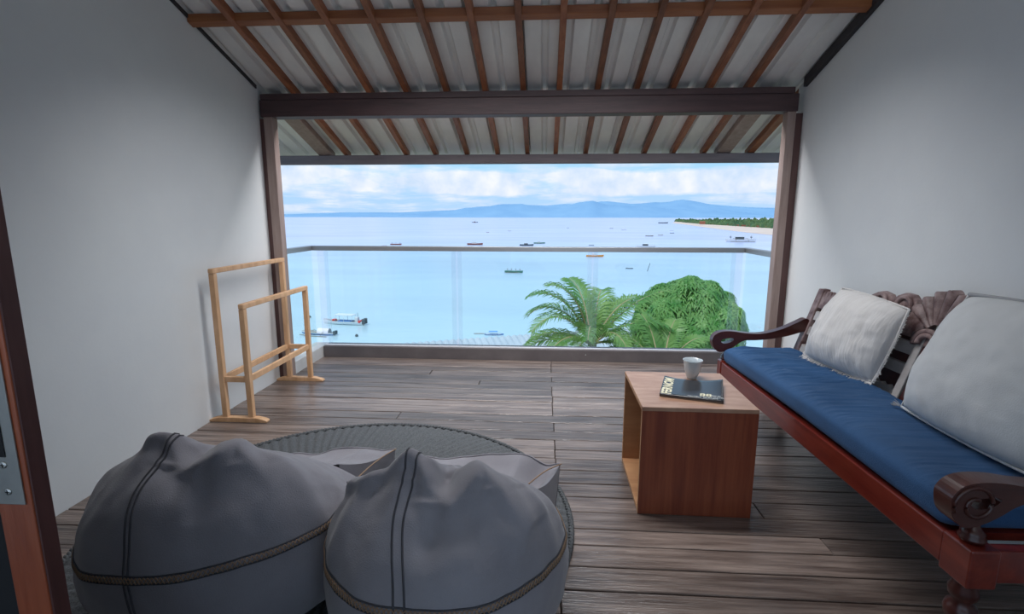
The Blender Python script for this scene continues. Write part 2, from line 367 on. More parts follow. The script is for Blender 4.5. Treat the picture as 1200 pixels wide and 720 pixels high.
roof_part(slope_bar(1.80, 1.86, 3.99, 4.93), 'rafter', 'rafter', bevel=.003, seg=1)
for y in (3.16, 1.3): roof_part(slope_bar(XL+.002, XR-.002, y, y+.05, .008, RH-.002), 'purlin', 'purlin', bevel=.003, seg=1)
roof_part(MB().box((-2.75, 4.83, zr(4.83)-.092), (2.4, 4.90, zr(4.90)+.012)), 'eave_beam', 'eave', bevel=.004, seg=1)
# dark trim where the sheets meet the walls
tr = slope_bar(XR-.028, XR-.002, YB+.3, 3.86, -.01, RH-.002).build('trim_1', 'hole'); tag(tr, 'black trim strip where roof meets right wall', None, None, 'structure')
tr.data.materials[0] = mat('black_trim', (.03, .026, .03), .7)
tr = slope_bar(XL+.002, XL+.012, YB+.3, 3.86, .03, RH-.002).build('trim_2', tr.data.materials[0]); tag(tr, 'thin black trim strip where roof meets left wall', None, None, 'structure')

# unseen rear roof slope, added to keep the sun out of the open back
zt = zr(-.9) + RH
b = MB().hexa([(rx[0], -.9, zt), (rx[1], -.9, zt), (rx[1], -6.0, zt-1.1), (rx[0], -6.0, zt-1.1), (rx[0], -.9, zt+.04), (rx[1], -.9, zt+.04), (rx[1], -6.0, zt-1.06), (rx[0], -6.0, zt-1.06)])
roof_part(b, 'rear_sun_block', 'sheet')

# main beam and posts
bt = empty('main_beam', (0, 3.87, 2.031), label='long dark-stained timber beam across the top of the opening', cat='beam')
MB().box((-2.118, 0, 0), (1.757, .12, .118)).build('lower_beam', 'beam', bt, bevel=.004)
MB().box((-2.112, .006, .120), (1.73, .114, .1635)).build('upper_plate', 'beam', bt, bevel=.003)
for sx, x0, x1, s0, s1, lab in ((-1, -2.098, -2.030, XL+.002, -2.100, 'brown wooden post at the left end of the beam, behind the towel rack'),
                                (1, 1.690, 1.748, 1.750, XR-.002, 'brown wooden post at the right end of the beam, beyond the bench')):
    p = empty('wooden_post', ((x0+x1)/2, 3.87, 0), label=lab, cat='post', group='wooden posts of the opening'); cx = (x0+x1)/2
    MB().box((x0-cx, .004, 0), (x1-cx, .080, 2.030)).build('post_timber', 'post', p, bevel=.003)
    MB().box((s0-cx, .012, 0), (s1-cx, .072, 2.02)).build('edge_strip', 'postdark', p, bevel=.002)['label'] = 'dark strip against the wall'

# kerb round the balcony
k = MB().box((-2.06, 4.56, -.16), (1.80, 4.70, .105)).build('trim_3', 'kerb', bevel=.006); tag(k, 'grey-brown painted kerb under the glass balustrade', None, None, 'structure')
k = MB().box((-2.20, 3.985, -.16), (-2.065, 4.70, .104)).build('trim_4', 'concrete', bevel=.006); tag(k, 'concrete side kerb by the left post, painted pale as lit', None, None, 'structure')
k = MB().box((1.805, 4.0, -.16), (1.94, 4.70, .104)).build('trim_5', 'concrete', bevel=.006); tag(k, 'concrete side kerb by the right post, painted pale as lit', None, None, 'structure')
MB().box((-2.0, -.012, -.006), (1.75, 0, .006))
sc_ = MB().lathe([(.006, 0), (.006, .002), (.003, .003)], 10).build('kerb_screw', 'screw', None); sc_.rotation_euler = (R(90), 0, 0); kb = bpy.data.objects['trim_3']; sc_.parent = kb; sc_.location = (.39, 4.559, .06)

# glass balustrade
gb = empty('glass_balustrade', (0, 4.61, .105), label='frameless clear glass balustrade with flat grey metal handrail around the balcony edge', cat='balustrade')
ZR = 1.038 - .105
xa, xb = -2.115, 1.74
MB().box((xa, -.035, ZR-.042), (xb, .035, ZR)).build('handrail', 'alu', gb, bevel=.004)
MB().box((xa-.06, -.62, ZR-.042), (xa-.001, .035, ZR)).build('side_handrail', 'alu', gb, bevel=.004)
MB().box((xb+.001, -.62, ZR-.042), (xb+.06, .035, ZR)).build('side_handrail', 'alu', gb, bevel=.004)
MB().box((-2.05, -.035, .001), (1.75, -.012, .012)).build('glass_channel', 'channel', gb, bevel=.001)
fx = [-2.035, -.792, .437, 1.690]
for x in fx: MB().box((x-.046, -.010, .013), (x+.046, .004, ZR-.043)).build('acrylic_fin', 'frost', gb)
for a, b in zip(fx, fx[1:]): MB().box((a+.008, .006, .013), (b-.008, .016, ZR-.043)).build('glass_pane', 'glass', gb)
for xx in (xa-.035, xb+.025):
    MB().box((xx, -.60, 0), (xx+.010, .0, ZR-.043)).build('side_glass_pane', 'glass', gb)
tag(gb)

# door at the left, beside the camera
dr = empty('door_1', (-.578, .5, 0), kind='structure', label='red wooden door edge with steel lock plate at far left of the picture')
MB().box((-.042, 0, 0), (0, .021, 2.2)).build('door_stile', 'door', dr, bevel=.0015)
MB().box((.0006, .0015, 0), (.003, .0205, 2.2)).build('side_face', 'shadewood', dr)['label'] = 'side of the door edge, its shade painted dark'  # shaded side face, darkness painted in
MB().box((-1.54, .008, 0), (-.0425, .020, 2.2)).build('door_shade_panel', 'hole', dr)['label'] = 'inner panel painted black for the dark room'  # black panel put in for the unlit room left of the stile
lp = MB().box((-.0415, -.0022, .977), (-.006, -.0002, 1.22)).build('lock_plate', 'steel', dr, bevel=.0006); lp['label'] = 'dull steel lock plate'
MB().box((-.036, -.0030, 1.035), (-.019, -.0023, 1.13)).build('latch_hole', 'hole', lp)
for z in (.993, 1.0255):
    s = MB().lathe([(.0042, 0), (.0040, .0009), (.0028, .0014)], 16)
    so = s.build('screw', 'screw', lp); so.rotation_euler = (R(90), 0, 0); so.location = (-.0235, -.0022, z)
    cr = MB().box((-.0024, -.00045, .0014), (.0024, .00045, .0017)).box((-.00045, -.0024, .0014), (.00045, .0024, .0017))
    cr.v = [(x-.0235, -z_-.0022, y+z) for x, y, z_ in cr.v]; q = cr.build('screw_slot', 'hole', lp)

# ================================================================ towel rack
rk = empty('towel_rack', (-1.945, 3.43, 0), label='pale wooden two-tier floor towel rack against the left wall', cat='rack')
def rbox(a, b, name, bev=.004): return MB().box(a, b).build(name, 'rack', rk, bevel=bev)
xt, xl_, T = -.085, .085, .017
for y in (-.42, .42):
    o = prism([(-.19, 0), (.19, 0), (.19, .012), (.165, .022), (.12, .032), (-.12, .032), (-.165, .022), (-.19, .012)], 'Y', y-.022, y+.022).build('foot', 'rack', rk, bevel=.003)
    MB().box((xt-T, y-T, .033), (xt+T, y+T, .955)).build('tall_upright', 'rack', rk, bevel=.003)
    MB().box((xl_-T, y-T, .033), (xl_+T, y+T, .735)).build('short_upright', 'rack', rk, bevel=.003)
    MB().box((xt+T+.001, y-.012, .265), (xl_-T-.001, y+.012, .30)).build('short_crossbar', 'rack', rk, bevel=.002)
MB().box((xt-T, -.44, .956), (xt+T, .44, .986)).build('top_rail', 'rack', rk, bevel=.005)['label'] = 'higher back towel rail'
MB().box((xl_-T, -.44, .736), (xl_+T, .44, .768)).build('top_rail', 'rack', rk, bevel=.005)['label'] = 'lower front towel rail'
for x in (xt, xl_): MB().box((x-.011, -.402, .265), (x+.011, .402, .303)).build('lower_rail', 'rack', rk, bevel=.002)

# ================================================================ rug
rg = empty('round_rug', (-.87, 1.99, 0), label='round charcoal rug of woven radial cords under the bean bags', cat='rug')
NR, na, nr_ = 118, 708, 56
def rugp(i, j):
    a = 2*math.pi*i; r = j*1.0
    tw = a + .25*r
    rib = abs(math.sin(tw*NR/2))**.6 if r > .12 else .6
    rows = .5+.5*math.sin(r*2*math.pi*28 + (math.floor(tw*NR/(2*math.pi)) % 2)*math.pi)
    h = .004 + .013*rib + .002*rows
    rad = r + (.008*rib if j >= 1 else 0)
    if j >= 1: h = .001
    return (rad*math.cos(a), rad*math.sin(a), h)
MB().grid(na, nr_, rugp, wrap=True).build('woven_field', 'rug', rg)
mb = MB()
for k in range(2):
    pts = []; rs = []
    for i in range(721):
        a = 2*math.pi*i/720; ph = a*150 + k*math.pi
        r = .998+.007*math.cos(ph); pts.append((r*math.cos(a), r*math.sin(a), .012+.006*math.sin(ph)))
    mb.tube(pts, .0075, 5, False)
mb.build('braided_edge', 'rug', rg)

# ================================================================ cube table
tx0, tx1, ty0, ty1, TH = .432, .918, 2.112, 2.628, .500
tb = empty('cube_table', ((tx0+tx1)/2, (ty0+ty1)/2, 0), rz=R(-.6), label='red-brown wooden cube side table open at the sides, in front of the bench', cat='table')
w, d, t = (tx1-tx0)/2, (ty1-ty0)/2, .018
MB().box((-w, -d, TH-t), (w, d, TH)).build('table_top', 'tabletop', tb, bevel=.001, seg=1)
MB().box((-w, -d, .001), (w, -d+t, TH-t-.0005)).build('front_panel', 'table', tb, bevel=.001, seg=1)
MB().box((-w, d-t, .001), (w, d, TH-t-.0005)).build('back_panel', 'ply', tb, bevel=.001, seg=1)
MB().box((-w, -d+t+.0005, .001), (w, d-t-.0005, .019)).build('bottom_panel', 'ply', tb, bevel=.001, seg=1)
for z0, z1, nm in ((.0015, .499, 'edge_band'),): MB().box((-w-.0012, -d, z0), (-w-.0001, -d+t*.8, z1)).build(nm, 'ply', tb)['label'] = 'pale raw plywood edge'
MB().box((-w-.0012, -d, TH-t), (-w-.0001, d, TH-.001)).build('edge_band', 'ply', tb)['label'] = 'pale raw plywood edge'

# magazine
mg = empty('magazine', (.530, 2.250, TH), rz=R(-17.5), label='thick black magazine with gold lettering, one corner curling, on the cube table', cat='magazine')
MW, MH = .268, .262
def curl(u, v):
    z = .013
    z += .020*max(0, (u-.45)/.55)**2 * (v**1.5) + .008*max(0, (.25-u)/.25)**1.5*v
    return z
MB().grid(1, 1, lambda u, v: (0, 0, 0))
pg = MB()
pg.grid(12, 8, lambda u, v: (u*MW, v*MH, curl(u, v)-.001), smooth=True)
pg.grid(12, 8, lambda u, v: (u*MW, (1-v)*MH, .0005), smooth=True)
pg.grid(12, 1, lambda u, v: (u*MW, 0, .0005+v*(curl(u, 0)-.0015)), smooth=False)
pg.grid(12, 1, lambda u, v: ((1-u)*MW, MH, .0005+v*(curl(1-u, 1)-.0015)), smooth=False)
pg.grid(8, 1, lambda u, v: (MW, u*MH, .0005+v*(curl(1, u)-.0015)), smooth=False)
pg.grid(8, 1, lambda u, v: (0, (1-u)*MH, .0005+v*(curl(0, 1-u)-.0015)), smooth=False)
pg.build('pages', 'page', mg)
cv = MB()
cv.grid(20, 14, lambda u, v: (u*MW*1.005-.001, v*MH*1.005-.001, curl(u, v)+.0004))
co = cv.build('cover', 'black', mg); sm = co.modifiers.new('thick', 'SOLIDIFY'); sm.thickness = .0008; sm.offset = -1
MB().box((-.001, -.0015, .0055), (MW, -.0003, .0125)).build('spine_edge', 'black', mg)
def text_mesh(name, txt, size, m, parent, place, bold=0.0, extrude=0):
    cu = bpy.data.curves.new(name, 'FONT'); cu.body = txt; cu.size = size; cu.offset = bold; cu.fill_mode = 'FRONT'; cu.resolution_u = 3
    to = bpy.data.objects.new('t', cu); C.objects.link(to); bpy.context.view_layer.update()
    me = bpy.data.meshes.new_from_object(to.evaluated_get(bpy.context.evaluated_depsgraph_get())); bpy.data.objects.remove(to)
    me.name = name
    for v in me.vertices:
        v.co = place(v.co.x, v.co.y)
    me.materials.append(M[m]); o = bpy.data.objects.new(name, me); C.objects.link(o); o.parent = parent; return o
def onmag(px, py, rot=0):
    c, s = math.cos(R(rot)), math.sin(R(rot))
    def f(x, y):
        X = px + c*x - s*y; Y = py + s*x + c*y
        return Vector((X, Y, curl(min(max(X/MW, 0), 1), min(max(Y/MH, 0), 1)) + .0013))
    return f
text_mesh('title_lettering', 'FERNOM', .058, 'gold', co, onmag(.046, .010, 90), .0022)['label'] = 'cream gold title letters running up the cover'
text_mesh('cover_lettering', '88', .052, 'gold', co, onmag(.168, .034), .0012)['label'] = 'cream gold numerals'
text_mesh('small_lettering', 'ISSUE', .018, 'silver', co, onmag(.214, .046), .0004)
text_mesh('small_lettering', 'HOTELS  ISLANDS', .016, 'silver', co, onmag(.118, .013), .0004)
text_mesh('small_lettering', 'TRAVEL', .014, 'silver', co, onmag(.222, .030), .0003)

# cup
cp = empty('porcelain_cup', (.752, 2.535, TH), label='small pale grey-white handleless cup behind the magazine on the cube table', cat='cup')
pr = [(.020, .0), (.023, .0005), (.024, .006), (.031, .022), (.038, .046), (.042, .070), (.0465, .092), (.048, .096)]
MB().lathe(pr + [(.0455, .0955), (.040, .070), (.036, .046), (.029, .022), (.012, .010)], 40).build('cup_body', 'porcelain', cp)

# ================================================================ bench
YN, YF, XF, ZT = 1.31, 3.20, 1.125, .4185
bn = empty('carved_bench', (1.46, 2.255, 0), rz=R(1.5), label='long red lacquered wooden bench with scrolled arms and carved back against the right wall', cat='bench')
O = Vector((1.46, 2.255, 0))
def bl(mb): mb.v = [tuple(Vector(v)-O) for v in mb.v]; return mb
def bp(mb, name, m, parent=bn, **k): return bl(mb).build(name, m, parent, **k)
RBH = .096
bp(MB().box((XF, YN+.10, ZT-RBH), (XF+.035, YF-.06, ZT)), 'front_rail', 'bench', bevel=.004)
for y0, y1 in ((YN, YN+.098), (YF-.058, YF)): bp(MB().box((XF-.004, y0, ZT-RBH-.012), (XF+.075, y1, ZT+.006)), 'corner_block', 'bench', bevel=.005)
bp(MB().box((XF+.077, YN+.012, ZT-RBH), (1.58, YN+.05, ZT)), 'side_rail', 'bench', bevel=.004)
bp(MB().box((XF+.077, YF-.05, ZT-RBH), (1.58, YF-.012, ZT)), 'side_rail', 'bench', bevel=.004)
bp(MB().box((1.53, YN+.10, ZT-RBH), (1.565, YF-.06, ZT)), 'rear_rail', 'bench', bevel=.004)
bp(MB().box((XF+.037, YN+.100, ZT-.025), (1.528, YF-.062, ZT-.002)), 'seat_board', 'bench')
leg = [(.020, 0), (.026, .01), (.026, .03), (.018, .05), (.030, .075), (.036, .10), (.030, .125), (.020, .14), (.036, .155), (.040, .17), (.036, .185), (.022, .196), (.034, .21), (.036, .225), (.028, .24), (.030, .2508)]; leg = [(r_, z_*1.2315) for r_, z_ in leg]
for x in (XF+.036, 1.545):
    for y in (YN+.05, YF-.03):
        bp(MB().lathe(leg, 24, (x, y, 0)), 'leg', 'arm')
    # small turned baluster that carries each front scroll
for y in (YN+.05, YF-.03):
    bp(MB().lathe([(.020, .4255), (.030, .4305), (.032, .4385), (.026, .4445), (.029, .4515), (.022, .4585), (.016, .4685), (.012, .4805)], 20, (XF+.034, y, 0)), 'turned_knob', 'arm')
arm_o = [(1.039,.545),(1.041,.573),(1.065,.600),(1.109,.612),(1.168,.611),(1.233,.602),(1.317,.598),(1.386,.609),(1.461,.633),(1.534,.668),(1.594,.695),(1.618,.66),(1.60,.622),(1.559,.608),(1.478,.583),(1.39,.567),(1.307,.558),(1.242,.556),(1.205,.542),(1.174,.518),(1.135,.494),(1.099,.482),(1.073,.485),(1.048,.511)]
arm_h = [(1.091,.548),(1.106,.564),(1.158,.569),(1.166,.558),(1.142,.541),(1.108,.536)]
arm_o = [(x+.025, z) for x, z in arm_o]; arm_h = [(x+.025, z) for x, z in arm_h]
def mkarm(y, th):
    o = bp(prism(smooth_line(arm_o, 4), 'Y', y-th/2, y+th/2, [smooth_line(arm_h[::-1], 3)]), 'armrest', 'arm', bevel=.009, seg=3)
    return o
a1 = mkarm(YN+.05, .062); a2 = mkarm(YF-.03, .05)
def scroll(y, s, par):   # raised spiral on the face of the scroll
    pts = []
    for i in range(46):
        a = R(200 - i*11); r = .060 - i*.0010
        pts.append((1.128+r*math.cos(a)*.98, y, .547+r*math.sin(a)))
    o = bp(MB().tube(pts, .006, 6), 'carved_spiral', 'arm', parent=bn)
scroll(YN+.019, -1, a1)
# back: leaning frame, built in its own plane (s along Y, h up), thickness along the normal
LEAN = R(17.5)
def bk(s, h, d): return Vector((1.565 + (h-.40)*math.tan(LEAN) + d, s, h))
def backbox(y0, y1, h0, h1, d0, d1): return MB().hexa([bk(y0, h0, d0), bk(y0, h0, d1), bk(y1, h0, d1), bk(y1, h0, d0), bk(y0, h1, d0), bk(y0, h1, d1), bk(y1, h1, d1), bk(y1, h1, d0)])
def bprism(outline, d0, d1, holes=()):
    mb = prism(outline, 'X', d0, d1, holes); mb.v = [tuple(bk(y, z, x)) for x, y, z in mb.v]; return mb
bp(backbox(YF-.065, YF-.01, .33, .875, -.02, .025), 'back_post', 'carved', bevel=.005)
bp(backbox(YN+.01, YN+.065, .33, .875, -.02, .025), 'back_post', 'carved', bevel=.005)
bp(backbox(YN+.067, YF-.067, .45, .79, .016, .022), 'gap_shade_board', 'shadewood')['label'] = 'dark board added for the shade behind the slats'  # dark sheet put in where only shade lies between the slats
CY = (YN+YF)/2
for s in (-1, 1):
    for h0, h1 in ((.692, .745), (.602, .650)):
        a, b = sorted((CY+s*.068, CY+s*.878)); bp(backbox(a, b, h0, h1, -.012, .010), 'slat', 'slat', bevel=.003)
    a, b = sorted((CY+s*.068, CY+s*.878))
    n = 17; sc2 = [(a, .452)] + [(b, .452)]
    top = []
    for i in range(n*6+1):
        y = b - (b-a)*i/(n*6); top.append((y, .540 - .010*abs(math.sin(math.pi*i/6))))
    bp(bprism(sc2 + top, -.012, .010), 'scalloped_rail', 'slat')
    bp(backbox(*sorted((CY+s*.024, CY+s*.066)), .44, .80, -.02, .014), 'stile', 'slat', bevel=.004)
    # crest rail with scrolls
    a_, b_ = CY+s*.068, CY+s*.878
    ol = [(a_, .765)]
    ol += [(b_, .765), (b_, .862)]
    for i in range(4):   # notches by the end post
        y = b_ - s*(.02+i*.030); ol += [(y+s*.008, .868), (y, .838), (y-s*.008, .868)]
    yq = b_ - s*.20
    ol += [(yq+s*.04, .862), (yq-s*.06, .865), (yq-s*.17, .89), (yq-s*.235, .925), (yq-s*.27, .935), (yq-s*.33, .925), (yq-s*.36, .905), (yq-s*.38, .93), (yq-s*.42, .948), (yq-s*.47, .945), (yq-s*.505, .925), (yq-s*.52, .90), (a_, .88)]
    if s < 0: ol = ol[::-1]
    bp(bprism(ol, -.014, .014), 'crest_rail', 'carved', bevel=.004)
    # raised scroll bands
    for c0, h0, rr0 in ((yq-s*.44, .882, .058), (yq-s*.285, .882, .045)):
        pts = []; rs = []
        for i in range(34):
            an = R(-40+i*13); r = rr0*(1-i*.020)
            pts.append(bk(c0 - s*math.cos(an)*r*1.0, h0+math.sin(an)*r, -.020)); rs.append(.013-.00018*i)
        bp(MB().tube(pts, rs, 8), 'carved_scroll', 'carved')
# shell fan in the centre: separate flutes
shell_c = (CY, .80)
for i in range(7):
    an = R(90 + (i-3)*19); an0, an1 = an-R(8.8), an+R(8.8); r0, r1 = .045, .185 - abs(i-3)*.004
    pts = []
    def fl(u, v, an0=an0, an1=an1, r0=r0, r1=r1):
        a = an0+(an1-an0)*u; r = r0+(r1-r0)*v
        r += .012*math.sin(math.pi*u)*(v**4); dp = -.016 - .016*math.sin(math.pi*u)*min(1, .3+v)
        return bk(shell_c[0]+math.cos(a)*r*1.02, shell_c[1]+math.sin(a)*r, dp)
    mb = MB().grid(6, 8, fl)
    pr_ = [(shell_c[0]+math.cos(an0+(an1-an0)*k/6)*(r1+.012*math.sin(math.pi*k/6))*1.02, shell_c[1]+math.sin(an0+(an1-an0)*k/6)*(r1+.012*math.sin(math.pi*k/6))) for k in range(7)]
    pr_ += [(shell_c[0]+math.cos(an1)*r0*1.02, shell_c[1]+math.sin(an1)*r0), (shell_c[0]+math.cos(an0)*r0*1.02, shell_c[1]+math.sin(an0)*r0)]
    q = bprism(pr_, -.016, .012); mb.add(q.v, q.f)
    bp(mb, 'shell_flute', 'carved')
for k, rr_ in enumerate((.050, .032)):
    pts = [bk(CY+math.cos(R(a))*rr_*1.3, .765+math.sin(R(a))*rr_, -.032) for a in range(-20, 201, 11)]
    bp(MB().tube(pts, .012, 8), 'carved_volute', 'carved')
bp(backbox(CY-.11, CY+.11, .745, .80, -.016, .012), 'shell_base', 'carved', bevel=.006)
bp(bprism([(CY-.022, .45), (CY+.022, .45), (CY+.015, .55), (CY+.02, .68), (CY+.023, .744), (CY-.023, .744), (CY-.02, .68), (CY-.015, .55)], -.016, .010), 'centre_splat', 'arm', bevel=.004)

# seat mattress
mt = empty('seat_cushion', (1.46, CY, ZT), rz=R(1.5), label='long blue cotton seat cushion with gathered wrinkles on the bench', cat='cushion')
cx0, cx1, cy0, cy1, ch = XF-.002, 1.552, YN+.086, YF-.062, .112
def cush(u, v):
    # u: around the section (front-bottom > front > top > back > bottom), v: along the length
    hw, hh = (cx1-cx0)/2, ch/2
    a = 2*math.pi*u; e = .30
    c, s = math.cos(a), math.sin(a)
    x = hw*abs(c)**e*(1 if c > 0 else -1); z = hh*abs(s)**(.55)*(1 if s > 0 else -1)
    end = min(v, 1-v)*(cy1-cy0); k = min(1, (end/.05))**.45 if end < .05 else 1
    z = z*(.25+.75*k) + hh; x = x*(.94+.06*k)
    y = cy0 + (cy1-cy0)*v
    X = x+(cx0+cx1)/2
    # crosswise wrinkles, stronger towards the middle and far end
    wv = y + .05*math.sin(X*9) + .10*(X-1.12)
    amp = .0135*(.35+.65*min(1, max(0, (y-1.65)/.6)))
    q = noise.noise(Vector((X*3.2, wv*22, 0)))*1.7 + .5*noise.noise(Vector((X*4.5, wv*46, 4)))
    ridge = max(0, 1-abs(q))**2.2
    if s > -.2: 
        fall = max(0, min(1, (X-1.13)/.13))*(.4+.6*min(1, max(0, noise.noise(Vector((X*2, y*2.2, 9)))*2+.6)))
        z += amp*2.0*(ridge-.5)*fall
        pass
    z += .006*math.sin(y*3+1)
    if z < .002: z = .002
    return (X-1.46, y-CY, z+.001)
m_ = MB().grid(72, 420, cush, wrap=True)
# end caps
n_ = 73-1
m_.add([], [])
o = m_.build('cover', 'blue', mt)
bmm = bmesh.new(); bmm.from_mesh(o.data); bmesh.ops.holes_fill(bmm, edges=[e for e in bmm.edges if e.is_boundary], sides=200); bmesh.ops.recalc_face_normals(bmm, faces=bmm.faces); bmm.to_mesh(o.data); bmm.free()
for ch_ in mt.children: ch_.location.z = 0

# throw pillows from four corner points
def pillow(name, corners, thick, m, label, seed, wr=.006, flange=0, normal=(-1, 0, .2), stretchn=1):
    BL, BR, TR_, TL = [Vector(c) for c in corners]; cen = (BL+BR+TR_+TL)/4
    nrm = (BR-BL).cross(TL-BL).normalized()
    if nrm.x > 0: nrm = -nrm
    root = empty(name, (cen.x, cen.y, min(BL.z, BR.z)), label=label, cat='pillow', group='throw pillows on the bench'); B = Vector(root.location)
    def surf(side):
        def f(u, v):
            U, V = 2*u-1, 2*v-1
            pin = 1
            uu = u + .055*(U)*(-(1-V*V))*.5*0; 
            Us = U*(1-.075*(1-V*V)*-0 - .07*(1-V**2)*0) ; 
            # edges drawn in between the corners
            Ue = U*(1+.035*(1-V*V)-.03*abs(U*V)**3); Ve = V*(1+.035*(1-U*U)-.03*abs(U*V)**3)
            u2, v2 = (Ue+1)/2, (Ve+1)/2
            p = (BL*(1-u2)+BR*u2)*(1-v2) + (TL*(1-u2)+TR_*u2)*v2
            t = thick*((1-abs(U)**2.6)**.55)*((1-abs(V)**2.6)**.55)
            w_ = fbm((U*2*stretchn, V*2, seed+side), 1.3)*wr*2 + noise.noise(Vector((U*6*stretchn, V*3+U*2, seed)))*wr
            edge = min(1, (1-max(abs(U), abs(V)))*5)
            return p + nrm*side*(t*(1 if side > 0 else .55) + w_*edge*(1 if side > 0 else .3)) - B
        return f
    mb = MB().grid(44, 44, surf(1)); mb.grid(44, 44, surf(-1))
    o = mb.build('pillow_cover', m, root)
    bmm = bmesh.new(); bmm.from_mesh(o.data); bmesh.ops.remove_doubles(bmm, verts=bmm.verts, dist=.0012); bmesh.ops.recalc_face_normals(bmm, faces=bmm.faces); bmm.to_mesh(o.data); bmm.free()
    return root, (BL, BR, TR_, TL, cen, nrm, B)
p1, q1 = pillow('throw_pillow', [(1.437, 2.835, .552), (1.515, 2.36, .550), (1.615, 2.335, .900), (1.615, 2.85, .925)], .115, 'linen', 'cream crushed-linen throw pillow with frayed fringe at far end of bench', 3, .004, stretchn=1.6)
BL, BR, TR_, TL, cen, nrm, B = q1
fr = MB(); r3 = random.Random(5)
def fringe_strip(A, Bq, outd, n, ln, mbx):
    for i in range(n):
        t = (i+r3.random()*.6)/n; p = A.lerp(Bq, t); p = p - (cen-p)*.03*(1-(2*t-1)**2)
        d = (outd + Vector((r3.uniform(-.35, .35), r3.uniform(-.4, .4), r3.uniform(-.35, .15)))).normalized()*ln*r3.uniform(.6, 1.15)
        sd = (Bq-A).normalized()*.0028
        q = p + d*.55 + nrm*r3.uniform(-.004, .006); e = p + d
        e.z = max(e.z, .536); q.z = max(q.z, .536)
        mbx.add([p-sd-B, p+sd-B, q+sd*.8-B, q-sd*.8-B, e-B], [(0, 1, 2, 3), (3, 2, 4)])
fringe_strip(BL, BR, (BL-TL).normalized()*.9+nrm*.5, 150, .030, fr)
fringe_strip(BR, TR_, (BR-BL).normalized(), 90, .016, fr)
fringe_strip(BL, TL, (BL-BR).normalized(), 90, .012, fr)
fo = fr.build('fringe', 'linen', p1); tag(fo, 'frayed cream thread fringe', kind='stuff')
def hem(A, Bq, rad, root, name, m, Bo, n=30, off=0):
    pts = []
    for i in range(n+1):
        t = i/n; p = A.lerp(Bq, t) + (cen_-A.lerp(Bq, t))*(-.035*(1-(2*t-1)**2)+off); pts.append(p-Bo)
    return MB().tube(pts, rad, 6).build(name, m, root)
cen_ = cen
hem(BL, BR, .006, p1, 'seam', 'linen', B, off=.03); hem(BR, TR_, .005, p1, 'seam', 'linen', B, off=.0); hem(TL, BL, .004, p1, 'seam', 'linen', B)
hem(TL, TR_, .004, p1, 'seam', 'linen', B)
p2, q2 = pillow('throw_pillow', [(1.440, 2.05, .552), (1.440, 1.48, .552), (1.620, 1.43, 1.01), (1.620, 2.035, 1.012)], .13, 'greycot', 'large smooth pale grey cotton throw pillow at near end of bench', 11, .0035)
BL, BR, TR_, TL, cen, nrm, B = q2; cen_ = cen
hem(TL, TR_, .008, p2, 'hem', 'trim', B); hem(TL, BL, .004, p2, 'hem', 'greycot', B)
hem(BL, BR, .005, p2, 'hem', 'greycot', B)
tz = MB()
for i in range(16):
    d = Vector((-.25+r3.uniform(-.2, .2), 1+r3.uniform(-.35, .2), r3.uniform(-.1, .5))).normalized()*r3.uniform(.025, .05)
    tz.tube([BL-B, BL+d*.5-B, BL+d+Vector((0, 0, -.004))-B], .0017, 4)
tag(tz.build('tassel', 'trim', p2), 'small grey corner tassel')

